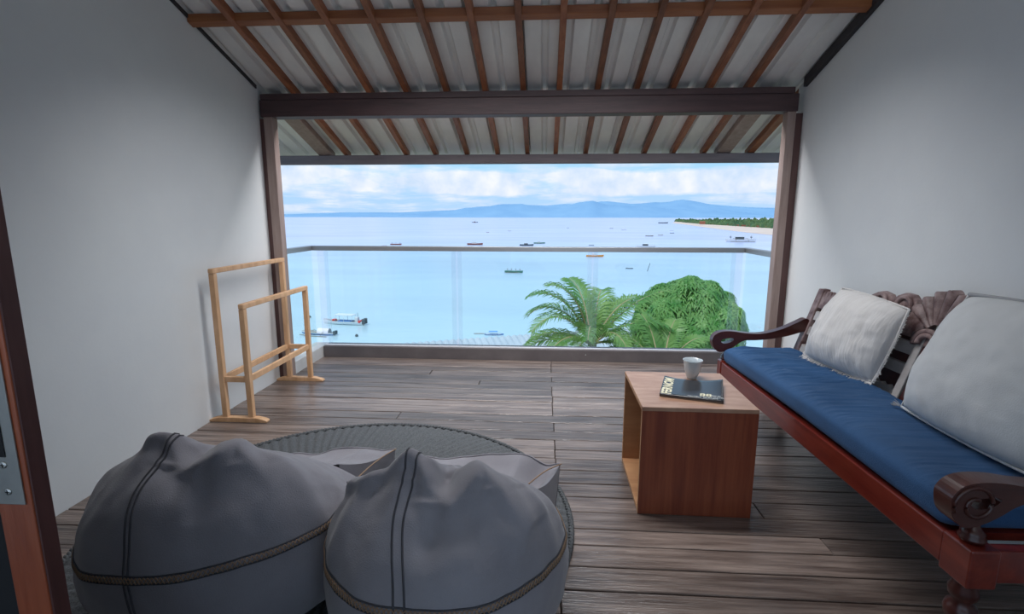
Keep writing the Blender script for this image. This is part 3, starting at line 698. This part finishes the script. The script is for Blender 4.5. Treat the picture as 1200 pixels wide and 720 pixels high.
# ================================================================ bean bags
def bean(label, cx, cy, rx_, ry_, H, tilt, peaks, seam_a, seam_b, bandz, band_az, corner_pts, seed, seam_el=(64, -30), sw=.006, crest=()):
    """cx,cy footprint centre; H crown height near the front; peaks: gathered folds (azimuth, elevation, width across, width along, height)"""
    root = empty('bean_bag', (cx, cy, .020), label=label, cat='bean bag', group='bean bags on the round rug')
    zc = H*.40; c0 = Vector((0, 0, zc))
    def dirv(az, el): return Vector((math.cos(el)*math.cos(az), math.cos(el)*math.sin(az), math.sin(el)))
    def surf(az, el, lift=0):
        d = dirv(az, el)
        zz_ = H-zc if d.z > 0 else zc
        ph = 2.25; pv = 2.35
        hr = ((abs(d.x)/rx_)**ph + (abs(d.y)/ry_)**ph)**(1/ph)
        rr_ = (hr**pv + (abs(d.z)/zz_)**pv)**(-1/pv)
        for a, e, wa, we, h in peaks:
            da = (math.degrees(az)-a+180) % 360 - 180; de = math.degrees(el)-e
            rr_ += h*math.exp(-(da/wa)**2-(de/we)**2)
        if crest and -.1 < el < 1.4:
            A_, E_ = (math.degrees(az)+180) % 360 - 180, math.degrees(el); best = 0
            for (a0, e0, h0), (a1, e1, h1) in zip(crest, crest[1:]):
                k = math.cos(R((e0+e1)/2)); ux, uy = (a1-a0)*k, e1-e0; px, py = (A_-a0)*k, E_-e0
                t = max(0, min(1, (px*ux+py*uy)/(ux*ux+uy*uy))); dx, dy = px-ux*t, py-uy*t
                side = dy if True else 0; w = 8.5 if dy > 0 else 3.6
                best = max(best, (h0+(h1-h0)*t)*math.exp(-(dx*dx+dy*dy)/(w*w)))
            rr_ += best
        rr_ += .012*fbm((d.x*1.5+seed, d.y*1.5, d.z*1.5), 1.1)
        if el > .1: rr_ += .011*noise.noise(Vector((math.cos(az)*6.0+seed, math.sin(az)*6.0, el*1.0)))*min(1, (el-.1)*2)
        P_ = c0 + d*(rr_+lift)
        yn = P_.y/ry_
        if P_.z > 0: P_.z *= 1 - tilt*max(0, yn+.45)
        P_.z = max(P_.z, .002)
        return P_
    def f(u, v): return surf(2*math.pi*u, -math.pi/2 + math.pi*v)
    body = MB().grid(300, 170, f, wrap=True).build('bag_body', 'bag', root)
    bmm = bmesh.new(); bmm.from_mesh(body.data); bmesh.ops.remove_doubles(bmm, verts=bmm.verts, dist=.0006); bmesh.ops.recalc_face_normals(bmm, faces=bmm.faces); bmm.to_mesh(body.data); bmm.free()
    # vertical piped seam: two welts with a groove
    for off in (-sw, sw):
        pts = []
        for i in range(60):
            t = i/59; el = R(seam_el[0] + (seam_el[1]-seam_el[0])*t); az = R(seam_a + (seam_b-seam_a)*t + .8*math.sin(i*.3)) + off/.36/max(.35, math.cos(el))
            pts.append(surf(az, el, .001))
        MB().tube(pts, .0028, 6).build('seam_piping', 'bagseam', root)
    def el_at(az, z):
        lo, hi = R(-30), R(70)
        for _ in range(22):
            m = (lo+hi)/2
            if surf(az, m).z < z: lo = m
            else: hi = m
        return lo
    A0, A1 = band_az
    def bpt(a, dz, lift): return surf(R(a), el_at(R(a), bandz(a)+dz), lift)
    for dz in (-.0105, .0105): MB().tube([bpt(a, dz, .001) for a in range(A0, A1+1, 2)], .0024, 6).build('band_welt', 'bagseam', root)
    th = MB(); a = A0; st = 1.5
    while a < A1:
        lo_, hi_ = bpt(a, -.0085, .0036), bpt(a+st, .0085, .0036); lo2, hi2 = bpt(a+st, -.0085, .0036), bpt(a, .0085, .0036)
        th.tube([lo_, hi_], .0015, 4); th.tube([hi2, lo2], .0015, 4); a += st
    tag(th.build('cross_stitching', 'stitch', root), 'tan criss-cross thread', kind='stuff')
    # loose cloth panel behind the crown, drawn out to two sewn corners
    (l0, l1, r0, r1) = [Vector(p)-Vector(root.location) for p in corner_pts]
    def flap(u, v):
        ou = l1.lerp(r1, u); iu = l0.lerp(r0, u); p = iu.lerp(ou, v)
        e = math.sin(math.pi*u)
        p.z += .014*math.sin(u*8+seed)*v*e + .03*noise.noise(Vector((u*5+seed, v*2.5, 1)))*min(1, 4*e)
        p.z += -.05*math.sin(math.pi*v)*(.5+.8*abs(noise.noise(Vector((u*4, seed, 0)))*2))
        p.y += .03*e*v
        return p
    fl_ = MB().grid(60, 20, flap)
    fl_.grid(60, 12, lambda u, v: flap(u, 1).lerp(Vector((flap(u, 1).x*.93, flap(u, 1).y*.94, .004)), v))
    fl_.grid(12, 6, lambda u, v: flap(0, u).lerp(Vector((flap(0, u).x*.93, flap(0, u).y, .004)), v))
    fl_.grid(12, 6, lambda u, v: flap(1, u).lerp(Vector((flap(1, u).x*.93, flap(1, u).y, .004)), v))
    fl_.build('rear_panel', 'bag', root)
    MB().tube([flap(i/60, 1)+Vector((0, 0, .001)) for i in range(61)], .0035, 6).build('panel_hem', 'bag', root)
    last = bpt(A1, 0, .002)
    MB().tube([last.lerp(r1, i/10)+Vector((.004, 0, .012*math.sin(math.pi*i/10))) for i in range(11)], .0025, 6).build('corner_seam', 'stitch', root)
    return root
bean('grey canvas bean bag at front left, its raised seam leaning left of centre', -1.01, 1.55, .425, .44, .635, .42,
     [(-115, 56, 16, 12, .030), (-62, 50, 10, 8, .030), (-88, 57, 11, 8, -.030), (-95, 28, 60, 18, .012), (-40, 40, 30, 14, .02), (-72, 36, 8, 9, -.014), (-130, 34, 8, 10, -.012)],
     -107, -91, lambda a: .33 + .05*min(1, max(0, (a+120)/60)), (-178, 5),
     [(-1.25, 1.62, .44), (-1.27, 1.93, .31), (-.72, 1.66, .43), (-.62, 2.00, .33)], 2.0,
     crest=[(-160, 50, .0), (-135, 56, .022), (-112, 62, .032), (-100, 58, .028), (-86, 50, .030), (-70, 52, .030), (-58, 55, .036), (-50, 46, .020), (-44, 34, .0)])
bean('grey canvas bean bag at front centre, crown pinched in deep folds, beside the bare floor', -.285, 1.49, .370, .44, .62, .42,
     [(-108, 57, 11, 12, .028), (-64, 49, 8, 8, .030), (-82, 56, 7, 8, -.045), (-30, 38, 30, 14, .02), (-88, 34, 8, 7, -.020), (-72, 24, 7, 9, .012), (-70, 12, 60, 15, .01)],
     -108, -86, lambda a: .355 + .0*a, (-178, 35),
     [(-.52, 1.58, .42), (-.56, 1.93, .33), (-.02, 1.55, .42), (.075, 1.90, .335)], 8.0, sw=.011,
     crest=[(-170, 36, .0), (-148, 44, .028), (-138, 47, .026), (-124, 54, .026), (-110, 62, .040), (-100, 60, .034), (-90, 52, .028), (-80, 45, .030), (-71, 50, .036), (-62, 56, .042), (-54, 46, .030), (-50, 32, .018), (-56, 18, .0)])

# ================================================================ outside
ZS = -15.7
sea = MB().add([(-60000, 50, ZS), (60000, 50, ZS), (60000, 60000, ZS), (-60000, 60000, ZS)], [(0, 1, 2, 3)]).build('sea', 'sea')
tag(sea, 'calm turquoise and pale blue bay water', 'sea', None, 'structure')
gr = MB().box((-90, -30, ZS-1), (90, 52, ZS+.4)).build('ground', 'ground'); tag(gr, 'garden ground below the balcony', None, None, 'structure')
bd = MB().box((XL-.3, -6.0, ZS), (XR+.3, 4.68, -.165)).build('wall_front', 'wallout'); tag(bd, 'outer wall of the building below the balcony', None, None, 'structure')

# mountains across the strait
def ridge(name, prof, Y, depth, label, seed):
    pts = [at(x, y, Y=Y) for x, y in prof]; mb = MB(); vs = []; fs = []; n = 220
    xs = [p.x for p in pts]
    for i in range(n+1):
        X = xs[0] + (xs[-1]-xs[0])*i/n
        for k in range(len(pts)-1):
            if xs[k] <= X <= xs[k+1]: break
        t = (X-xs[k])/(xs[k+1]-xs[k]); h = pts[k].z*(1-t)+pts[k+1].z*t
        h = max(5, h*(1 + .08*fbm((X/1400, seed, 0))))
        vs += [(X, Y-depth, ZS-5), (X, Y-depth*.55, ZS+h*.42*(1+.25*noise.noise(Vector((X/700, seed, 3))))), (X, Y, h), (X, Y+depth, ZS-5)]
    for i in range(n):
        for j in range(3): a = i*4+j; fs.append((a, a+4, a+5, a+1))
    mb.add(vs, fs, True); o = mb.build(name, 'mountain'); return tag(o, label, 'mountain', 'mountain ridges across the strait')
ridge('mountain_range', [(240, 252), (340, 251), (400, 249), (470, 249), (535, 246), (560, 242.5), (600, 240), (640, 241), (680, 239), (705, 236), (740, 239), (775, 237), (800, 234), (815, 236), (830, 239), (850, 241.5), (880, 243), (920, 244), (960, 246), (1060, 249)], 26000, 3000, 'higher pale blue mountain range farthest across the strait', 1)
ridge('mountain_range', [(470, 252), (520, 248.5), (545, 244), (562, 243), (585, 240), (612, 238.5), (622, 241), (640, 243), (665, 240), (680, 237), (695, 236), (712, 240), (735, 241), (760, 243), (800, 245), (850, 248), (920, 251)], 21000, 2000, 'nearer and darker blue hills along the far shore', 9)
# headland on the right
hd = empty('headland', tuple(at(860, 266, Z=ZS)), label='low green headland with pale sandy beach at the right of the bay', cat='headland')
HO = Vector(hd.location)
shore = [(788, 261.5), (805, 263.5), (830, 267), (850, 269.5), (875, 272.5), (895, 274.5), (915, 276.5), (990, 284)]
back = [(792, 259.6), (805, 261.0), (830, 263.0), (850, 264.2), (875, 265.8), (895, 267.0), (915, 268.2), (990, 272)]
S = [at(x, y, Z=ZS+.2)-HO for x, y in shore]; Bk = [at(x, y, Z=ZS+2.5)-HO for x, y in back]
mb = MB(); n = len(S); vs = []
for i in range(n): vs += [S[i]+Vector((0, 0, -1.5)), S[i], Bk[i]]
mb.add(vs, [(i*3+j, i*3+3+j, i*3+4+j, i*3+1+j) for i in range(n-1) for j in range(2)]); mb.build('beach', 'sand', hd)
mb = MB(); vs = []
for i in range(n):
    p = Bk[i]; far = p + (p+HO).normalized()*900; far.z = 8
    vs += [p, p + Vector((0, 12, 2.5)), far]
mb.add(vs, [(i*3+j, i*3+3+j, i*3+4+j, i*3+1+j) for i in range(n-1) for j in range(2)]); mb.build('land', 'earth', hd)
tr_ = MB(); r4 = random.Random(12)
def blob(mb, c, r, h, rnd_, nseg=7, rings=4):
    vs = []; fs = []
    for i in range(rings+1):
        e = math.pi*(i/rings)*.5
        for j in range(nseg):
            a = 2*math.pi*j/nseg; k = 1 + rnd_.uniform(-.22, .22)
            vs.append((c.x+r*k*math.cos(a)*math.cos(e), c.y+r*k*math.sin(a)*math.cos(e), c.z+h*math.sin(e)*k))
    for i in range(rings):
        for j in range(nseg): fs.append((i*nseg+j, i*nseg+(j+1) % nseg, (i+1)*nseg+(j+1) % nseg, (i+1)*nseg+j))
    mb.add(vs, fs)
for k in range(1100):
    t = r4.random(); i = min(n-2, int(t*(n-1))); u = t*(n-1)-i; p = Bk[i].lerp(Bk[i+1], u)
    wd = r4.random()**1.2; q = p + (p+HO).normalized()*(wd*180*(.25+.75*t)+4)
    hh_ = r4.uniform(6, 10) + 3*(r4.random() < .08)
    q.z = 1.5 + wd*2; blob(tr_, q, r4.uniform(3, 6.5), hh_*(.65+.35*min(1, t*3)), r4)
tag(tr_.build('scrub_trees', 'bush', hd), 'dense low green trees behind the beach', kind='stuff')
for (px, py, w_, h_2, m) in ((883, 263.5, 7, 3.2, 'tarp'), (866, 262.5, 9, 3.2, 'earth'), (905, 264.5, 9, 4, 'earth'), (823, 261.8, 10, 3.4, 'earth')):
    p = at(px, py, Z=ZS+5)-HO; hb = MB().box((-w_/2, -3, -2), (w_/2, 3, h_2*.6)).add([(-w_/2-.5, -3.5, h_2*.6), (w_/2+.5, -3.5, h_2*.6), (w_/2+.5, 3.5, h_2*.6), (-w_/2-.5, 3.5, h_2*.6), (-w_/2, 0, h_2*1.2), (w_/2, 0, h_2*1.2)], [(0, 1, 5, 4), (2, 3, 4, 5), (0, 4, 3), (1, 2, 5)])
    hb.build('beach_hut', m, hd, loc=p)

# lower metal roof by the shore
rf = empty('tin_roof', tuple(at(560, 394, Z=-4)), label='pale grey corrugated roof of a lower building below the balcony', cat='roof')
RO = Vector(rf.location)
A = at(425, 406.5, Z=-4); B2 = at(720, 385.5, Z=-4); du = (B2-A).normalized(); dn = Vector((du.y, -du.x, 0)); Lr = (B2-A).length+3
if dn.y > 0: dn = -dn
def pr_roof(s, w2, h): p = A + du*s + dn*w2; p.z = -4 - w2*.30 + h; return p-RO
mb = MB(); ns = int(Lr/.28); vs = []
for i in range(ns*4+1):
    s = i*Lr/(ns*4); h = .05 if i % 4 in (1, 2) else 0
    vs += [pr_roof(s, 0, h), pr_roof(s, 7.5, h)]
mb.add(vs, [(2*i, 2*i+2, 2*i+3, 2*i+1) for i in range(ns*4)]); ro = mb.build('roof_sheeting', 'tin', rf)
ro.modifiers.new('t', 'SOLIDIFY').thickness = -.02
mb = MB(); vs = []
for s in (0.3, Lr-.3):
    for w2, z in ((.2, -4.1), (7.2, -4.2-7.2*.3)):
        p = A+du*s+dn*w2; vs.append(Vector((p.x, p.y, z))-RO)
for s in (0.3, Lr-.3):
    for w2 in (.2, 7.2):
        p = A+du*s+dn*w2; vs.append(Vector((p.x, p.y, ZS+.4))-RO)
mb.add(vs, [(0, 1, 3, 2), (0, 1, 5, 4), (2, 3, 7, 6), (0, 2, 6, 4), (1, 3, 7, 5)]); mb.build('building_wall', 'wallout', rf)

# palm trees
def frond(mb, p0, dir_h, lift, ln, droop, seed, nl=60, lw=.038, ll=.66):
    r = random.Random(seed); pts = []
    p = Vector(p0); d = Vector((math.cos(dir_h)*math.cos(lift), math.sin(dir_h)*math.cos(lift), math.sin(lift))); st = ln/18
    for i in range(19):
        pts.append(p.copy()); p = p + d*st; d = (d + Vector((0, 0, -droop*(.3+i*.06)))).normalized()
    rib = MB().tube(pts, [.030*(1-i/22) for i in range(19)], 5)
    for i in range(nl):
        t = .10 + .89*i/nl; k = t*18; a = int(k); f_ = k-a; b = min(a+1, 18); q = pts[a].lerp(pts[b], f_)
        tg = (pts[b]-pts[max(a-1, 0)]).normalized(); sd = tg.cross(Vector((0, 0, 1))).normalized(); up = sd.cross(tg)
        le = ll*(math.sin(math.pi*(t*.86+.10))**.6)*r.uniform(.85, 1.1)
        for s in (-1, 1):
            o_ = (tg*.75 + sd*s*.85 + up*r.uniform(.05, .30)).normalized(); mid = q + o_*le*.5; o2 = (o_+Vector((0, 0, -.45-r.random()*.35))).normalized(); tip = mid + o2*le*.5
            wv = tg*lw*.5
            mb.add([q-wv*.6, q+wv*.6, mid+wv, mid-wv, tip, q+Vector((0, 0, -.006)), mid+Vector((0, 0, -.014))], [(0, 1, 2, 3), (3, 2, 4)])
    return rib
def palm(name, base, crown, fr_list, label, seed, ll=.62):
    rt = empty(name, (base.x, base.y, base.z), label=label, cat='palm tree', group='palms below the balcony')
    Bs = Vector(base); cr = crown-Bs
    pts = [Vector((0, 0, 0)).lerp(cr, i/8) + Vector((.12*math.sin(i*.7), 0, 0))*(1-i/8) for i in range(9)]
    MB().tube(pts, [.16-.006*i for i in range(9)], 10).build('trunk', 'trunk', rt)
    for k, (az, lift, ln, dr_) in enumerate(fr_list):
        mb = MB(); rib = frond(mb, cr+Vector((math.cos(R(az))*.05, math.sin(R(az))*.05, 0)), R(az), R(lift), ln, dr_, seed*50+k, ll=ll)
        fo_ = mb.build('frond', 'palm', rt); rib.build('midrib', 'rachis', fo_)
    return rt
pc = at(694, 402, Y=13.0)
palm('palm_tree', Vector((pc.x, 13.2, ZS+.4)), pc, [(178, 66, 2.3, .15), (160, 56, 2.2, .16), (205, 55, 2.1, .17), (120, 74, 2.1, .14), (75, 66, 2.1, .14), (12, 50, 2.5, .07), (30, 58, 2.2, .12), (186, 76, 2.1, .16), (-15, 40, 2.2, .10), (50, 55, 2.1, .12), (190, 15, 1.9, .07), (175, 25, 1.8, .10), (225, 30, 1.8, .12), (-60, 45, 1.6, .15), (-100, 55, 1.6, .16), (-30, 15, 1.8, .09), (0, 10, 1.9, .09), (250, 25, 1.7, .1)],
     'coconut palm crown with tall drooping fronds left of the round tree', 1)
pc2 = at(775, 440, Y=12.0)
palm('palm_tree', Vector((pc2.x, 12.1, ZS+.4)), pc2, [(160, 62, 1.7, .13), (120, 75, 1.6, .11), (60, 72, 1.6, .12), (20, 60, 1.7, .13), (190, 40, 1.6, .11), (-10, 45, 1.6, .12), (-60, 40, 1.3, .14), (-120, 45, 1.3, .14), (90, 60, 1.7, .09), (145, 35, 1.7, .08)],
     'lower feathery palm in front of the round tree, showing only its top fronds', 2, ll=.5)

# round leafy tree: whorls of drooping leaflets
def leafy(name, base, cen3, rad, label, nw, seed, m='leaf'):
    rt = empty(name, tuple(base), label=label, cat='tree'); c = cen3-Vector(base); r = random.Random(seed)
    MB().tube([(0, 0, 0), c*.5+Vector((.1, 0, 0)), c-Vector((0, 0, rad.z*.6))], [.22, .17, .12], 10).build('trunk', 'trunk', rt)
    br = MB()
    for k in range(14):
        a = r.uniform(0, 6.28); e = r.uniform(.0, 1.3); d = Vector((math.cos(a)*math.cos(e)*rad.x, math.sin(a)*math.cos(e)*rad.y, math.sin(e)*rad.z))*.85
        br.tube([c-Vector((0, 0, rad.z*.6)), c+d*.5-Vector((0, 0, .3)), c+d], [.07, .045, .015], 5)
    br.build('branches', 'trunk', rt)
    mb = MB()
    for k in range(nw):
        z = r.uniform(-.75, 1); a = r.uniform(0, 2*math.pi); q = math.sqrt(1-z*z); sh = 1 if k % 4 else r.uniform(.65, .92)
        lump = 1 + .11*noise.noise(Vector((math.cos(a)*q*2.6, math.sin(a)*q*2.6, z*2.6+seed)))*2
        nd = Vector((q*math.cos(a), q*math.sin(a), z)); p = c + Vector((nd.x*rad.x, nd.y*rad.y, nd.z*rad.z))*sh*lump
        ax = (nd + Vector((0, 0, .7)) + Vector((r.uniform(-.4, .4), r.uniform(-.4, .4), r.uniform(-.3, .3)))).normalized()
        u = ax.orthogonal().normalized(); w_ = ax.cross(u); nl = r.choice((6, 7, 8)); ln = r.uniform(.16, .25)
        for j in range(nl):
            b = 2*math.pi*j/nl + r.uniform(-.2, .2); o_ = u*math.cos(b)+w_*math.sin(b); sd = ax.cross(o_)*.032
            m1 = p + o_*ln*.5 + ax*.025; tip = p + o_*ln*.95 - Vector((0, 0, ln*.35)) 
            mb.add([p, m1-sd, tip, m1+sd], [(0, 1, 2, 3)])
    tag(mb.build('foliage', m, rt), 'whorls of drooping green leaflets', kind='stuff'); return rt
tcn_ = at(806, 384, Y=16.5)
leafy('round_tree', (tcn_.x, 16.5, ZS+.4), tcn_, Vector((1.60, 1.60, 1.60)), 'dense round-crowned green tree beyond the balustrade, beside the palm', 4800, 4)

# boats --------------------------------------------------------------
def hull_part(Lh, Bh, Hh, sheer=.35, rake=.12):
    def f(u, v):
        x = (u-.5)*Lh; k = 1-abs(2*u-1)**2.6 if u > .5 else 1-abs(2*u-1)**3.5*.45
        w = Bh/2*max(.02, k); sh = Hh*(1+sheer*(max(0, 2*u-1))**2.2 + .1*(max(0, 1-2*u))**2)
        a = -1+2*v; s = 1 if a > 0 else -1
        return (x+rake*Hh*abs(a)*2*(max(0, 2*u-1)), s*w*min(1, abs(a)*1.25)**.6, -.15*Hh+sh*(abs(a)**1.6))
    return MB().grid(20, 10, f)
def deck_part(Lh, Bh, Hh):
    def f(u, v):
        x = (u-.5)*Lh*.94; k = 1-abs(2*u-1)**2.6 if u > .5 else 1-abs(2*u-1)**3.5*.45
        return (x, (v-.5)*Bh*.94*max(.02, k), Hh*.62+.1*Hh*max(0, 2*u-1)**2)
    return MB().grid(14, 2, f, smooth=False)
def boat(px, py, lpx, label, hull='hullwhite', rot=0, canopy=None, cab=None, outr=False, stripe=None, mast=0, name='boat', beam=.22, hull_h=.10, poles=0, engine=False, group='boats moored in the bay'):
    p = at(px, py, Z=ZS); dist = (ray(px, py)*((ZS-CAM.z)/ray(px, py).z)).length; depth = (CR.inverted() @ (p-CAM)).z*-1
    Lh = lpx/600*depth/max(.35, abs(math.cos(R(rot))))
    rt = empty(name, tuple(p), rz=R(rot), label=label, cat='boat', group=group)
    Bh, Hh = Lh*beam, Lh*hull_h
    hull_part(Lh, Bh, Hh).build('hull', hull, rt); deck_part(Lh, Bh, Hh).build('deck', 'hullwhite' if hull != 'hullwhite' else 'bamboo', rt)
    if stripe: 
        o = hull_part(Lh*1.004, Bh*1.03, Hh*.45).build('painted_stripe', stripe, rt); o.location.z = .02
    if canopy:
        z1 = Hh+Lh*.12; 
        MB().box((-.28*Lh, -Bh*.42, z1), (.18*Lh, Bh*.42, z1+.02*Lh)).build('canopy', canopy, rt, bevel=.01*Lh)
        for sx in (-.26, -.05, .16):
            for sy in (-.38, .38): MB().tube([(sx*Lh, sy*Bh, Hh*.6), (sx*Lh, sy*Bh, z1)], .008*Lh*.6, 5).build('canopy_pole', 'hullwhite', rt)
    if cab:
        MB().box((-.18*Lh, -Bh*.3, Hh*.6), (.10*Lh, Bh*.3, Hh+Lh*.07)).build('cabin', cab, rt, bevel=.01*Lh)
        MB().box((-.20*Lh, -Bh*.36, Hh+Lh*.071), (.12*Lh, Bh*.36, Hh+Lh*.083)).build('cabin_roof', 'hullwhite', rt)
    if outr:
        for s in (-1, 1):
            MB().tube([(-.42*Lh, s*Lh*.26, .06), (.1*Lh, s*Lh*.26, .05), (.40*Lh, s*Lh*.26, .12*1.5)], .010*Lh, 6).build('outrigger_float', 'bamboo', rt)
        for sx in (-.22, .20): MB().tube([(sx*Lh, -Lh*.26, .08), (sx*Lh, -Lh*.12, Hh*1.2), (sx*Lh, Lh*.12, Hh*1.2), (sx*Lh, Lh*.26, .08)], .006*Lh, 5).build('outrigger_boom', 'bamboo', rt)
    if mast: MB().tube([(.05*Lh, 0, Hh*.5), (.05*Lh, 0, Hh+mast*Lh)], .006*Lh, 5).build('mast', 'hulldark', rt)
    for i in range(poles):
        x_ = (-.35+.7*i/max(1, poles-1))*Lh; MB().tube([(x_, 0, Hh*.5), (x_, 0, Hh+.13*Lh)], .006*Lh, 5).build('pole', 'bamboo', rt)
        MB().box((x_-.03*Lh, -.03*Lh, Hh+.05*Lh), (x_+.02*Lh, .03*Lh, Hh+.08*Lh)).build('stowed_gear', 'hulldark', rt)
    if engine:
        for s in (-1, 1):
            MB().box((-.56*Lh, s*Bh*.2-.03*Lh, Hh*.3), (-.49*Lh, s*Bh*.2+.03*Lh, Hh*1.6)).build('outboard_engine', 'hulldark', rt, bevel=.01*Lh)
    return rt, Lh, Bh, Hh
rt, Lh, Bh, Hh = boat(403, 380, 50, 'white motor boat with flat canopy and red stern at lower left of the bay', rot=172, canopy='tarp', engine=True, beam=.24, hull_h=.095, poles=0)
MB().box((-.46*Lh, -Bh*.40, Hh*.62), (-.40*Lh, Bh*.40, Hh*1.15)).build('stern_locker', 'redpaint', rt, bevel=.01*Lh)['label'] = 'red locker at the stern'
MB().box((.20*Lh, -Bh*.22, Hh*.72), (.27*Lh, Bh*.22, Hh*1.2)).build('bow_locker', 'redpaint', rt, bevel=.01*Lh)['label'] = 'red locker near the bow'
MB().box((-.20*Lh, -Bh*.36, Hh*.62), (.12*Lh, Bh*.36, Hh*.95)).build('seat_bench', 'hullblue', rt, bevel=.01*Lh)
MB().tube([(-.36*Lh, 0, Hh), (-.36*Lh, 0, Hh+.19*Lh)], .005*Lh, 5).build('aerial', 'hulldark', rt)
MB().box((-.38*Lh, -Bh*.2, Hh*.7), (-.30*Lh, Bh*.2, Hh+.09*Lh)).build('helm_console', 'hullwhite', rt, bevel=.01*Lh)
rt, Lh, Bh, Hh = boat(373, 392, 42, 'small white outrigger boat with rounded canopy nearest the left post', rot=170, outr=True, stripe='hullblue', engine=True, beam=.2, hull_h=.08)
MB().grid(10, 8, lambda u, v: ((-.36+.34*u)*Lh, math.cos(math.pi*v)*Bh*.45, Hh*.8+math.sin(math.pi*v)*Lh*.12)).build('rounded_canopy', 'tarp', rt)
boat(602, 319.5, 21, 'dark green outrigger boat with upright poles, alone in mid bay', hull='hullgreen', rot=-12, outr=True, poles=4)
boat(464, 287, 13, 'dark fishing boat with gear on deck above the left handrail', hull='hullred', rot=0, poles=3)
boat(450.5, 288.5, 6, 'tiny rust-coloured dinghy left of the dark fishing boat above the handrail', hull='hullred')
boat(556.5, 287, 18, 'rust-red hulled boat with small cabin above the handrail', hull='hullred', rot=2, cab='hullwhite')
boat(617, 288, 16, 'dark hulled boat just above the handrail at centre', hull='hulldark', rot=2, cab='hulldark')
boat(632, 285.5, 13, 'pale grey boat overlapping the dark one above the centre of the handrail', hull='hullgreen', cab='hullwhite')
boat(697, 301, 20, 'yellow-sided wooden boat moored right below the handrail', hull='orange', rot=0, cab='tarp')
boat(693, 288, 6, 'tiny dark rowing boat above the handrail over the yellow-sided boat', hull='hulldark')
boat(556.5, 261, 7, 'small dark ship near the horizon with a mast', hull='hulldark', mast=.5, cab='hullred')
boat(571.5, 272.5, 3.5, 'tiny brown boat just below the masted ship', hull='hullred')
boat(597, 271, 3.5, 'tiny pale brown boat to the right of the masted ship', hull='bamboo')
boat(757, 290, 22, 'long low white boat with dark cabin above the handrail', hull='hullwhite', rot=3, cab='hulldark')
boat(737.5, 315, 8, 'small dark empty dinghy floating above the palm fronds', hull='hulldark', rot=-15)
boat(868, 283.5, 33, 'long white outrigger boat moored off the beach', hull='hullwhite', rot=-3, outr=True, cab='hulldark', poles=2)
boat(787.5, 273.5, 5, 'tiny dark boat nearest below the tip of the headland', hull='hulldark')
boat(787, 270.5, 5, 'tiny pale boat just beyond the dark one off the headland tip', hull='hullwhite')
boat(777, 261.8, 11, 'low distant boat at the tip of the headland', hull='hulldark')
boat(716.5, 268, 4, 'tiny distant dark boat left of centre between horizon and handrail', hull='hulldark')
boat(731, 269.5, 6, 'tiny distant white boat with canopy right of its dark neighbour', hull='hullwhite', canopy='tarp')
boat(761, 277, 9, 'faint long pale boat midway to the headland', hull='bamboo')
boat(774, 276, 6, 'faint short pale boat closest to the headland shallows', hull='bamboo')
boat(665.5, 267.5, 2.5, 'tiny lone dark boat in the far middle of the bay', hull='hulldark')
boat(705, 340.5, 13, 'dark boat with two seats peeping over the palm crown', hull='hulldark', rot=5, poles=2)
rt, Lh, Bh, Hh = boat(749, 369, 24, 'boat with a bright orange canopy half hidden behind the palm', hull='hullwhite', rot=8, canopy='orange', beam=.35)
boat(752, 357, 28, 'pale wooden boat behind the orange-canopied one, between palm and tree', hull='bamboo', rot=6, cab='hulldark')
rt, Lh, Bh, Hh = boat(579, 392.5, 22, 'boat under a flat blue tarpaulin beyond the tin roof', hull='hullblue', rot=2, canopy='bluetarp', beam=.3, hull_h=.05)
boat(562, 391.5, 14, 'small white boat left of the blue tarpaulin boat', hull='hullwhite', rot=3, beam=.3, hull_h=.05)
mp_ = at(757.5, 318, Z=ZS)
pl = MB().tube([(0, 0, -1), (1.05, 0, 2.6)], .09, 6).build('mooring_pole', 'hulldark', loc=tuple(mp_)); tag(pl, 'thin leaning pole standing in the water right of the empty dinghy', 'pole')
for px, py, lab in ((363, 372, 'small dark mooring buoy by the bow of the white motor boat'), (418, 394, 'small dark mooring buoy below the stern of the white motor boat')):
    b_ = at(px, py, Z=ZS+.05); MB().lathe([(.02, -.25), (.2, -.1), (.24, .05), (.14, .25), (.03, .30)], 10).build('buoy', 'hulldark', loc=tuple(b_)); tag(bpy.context.scene.collection.objects[-1], lab, 'buoy')
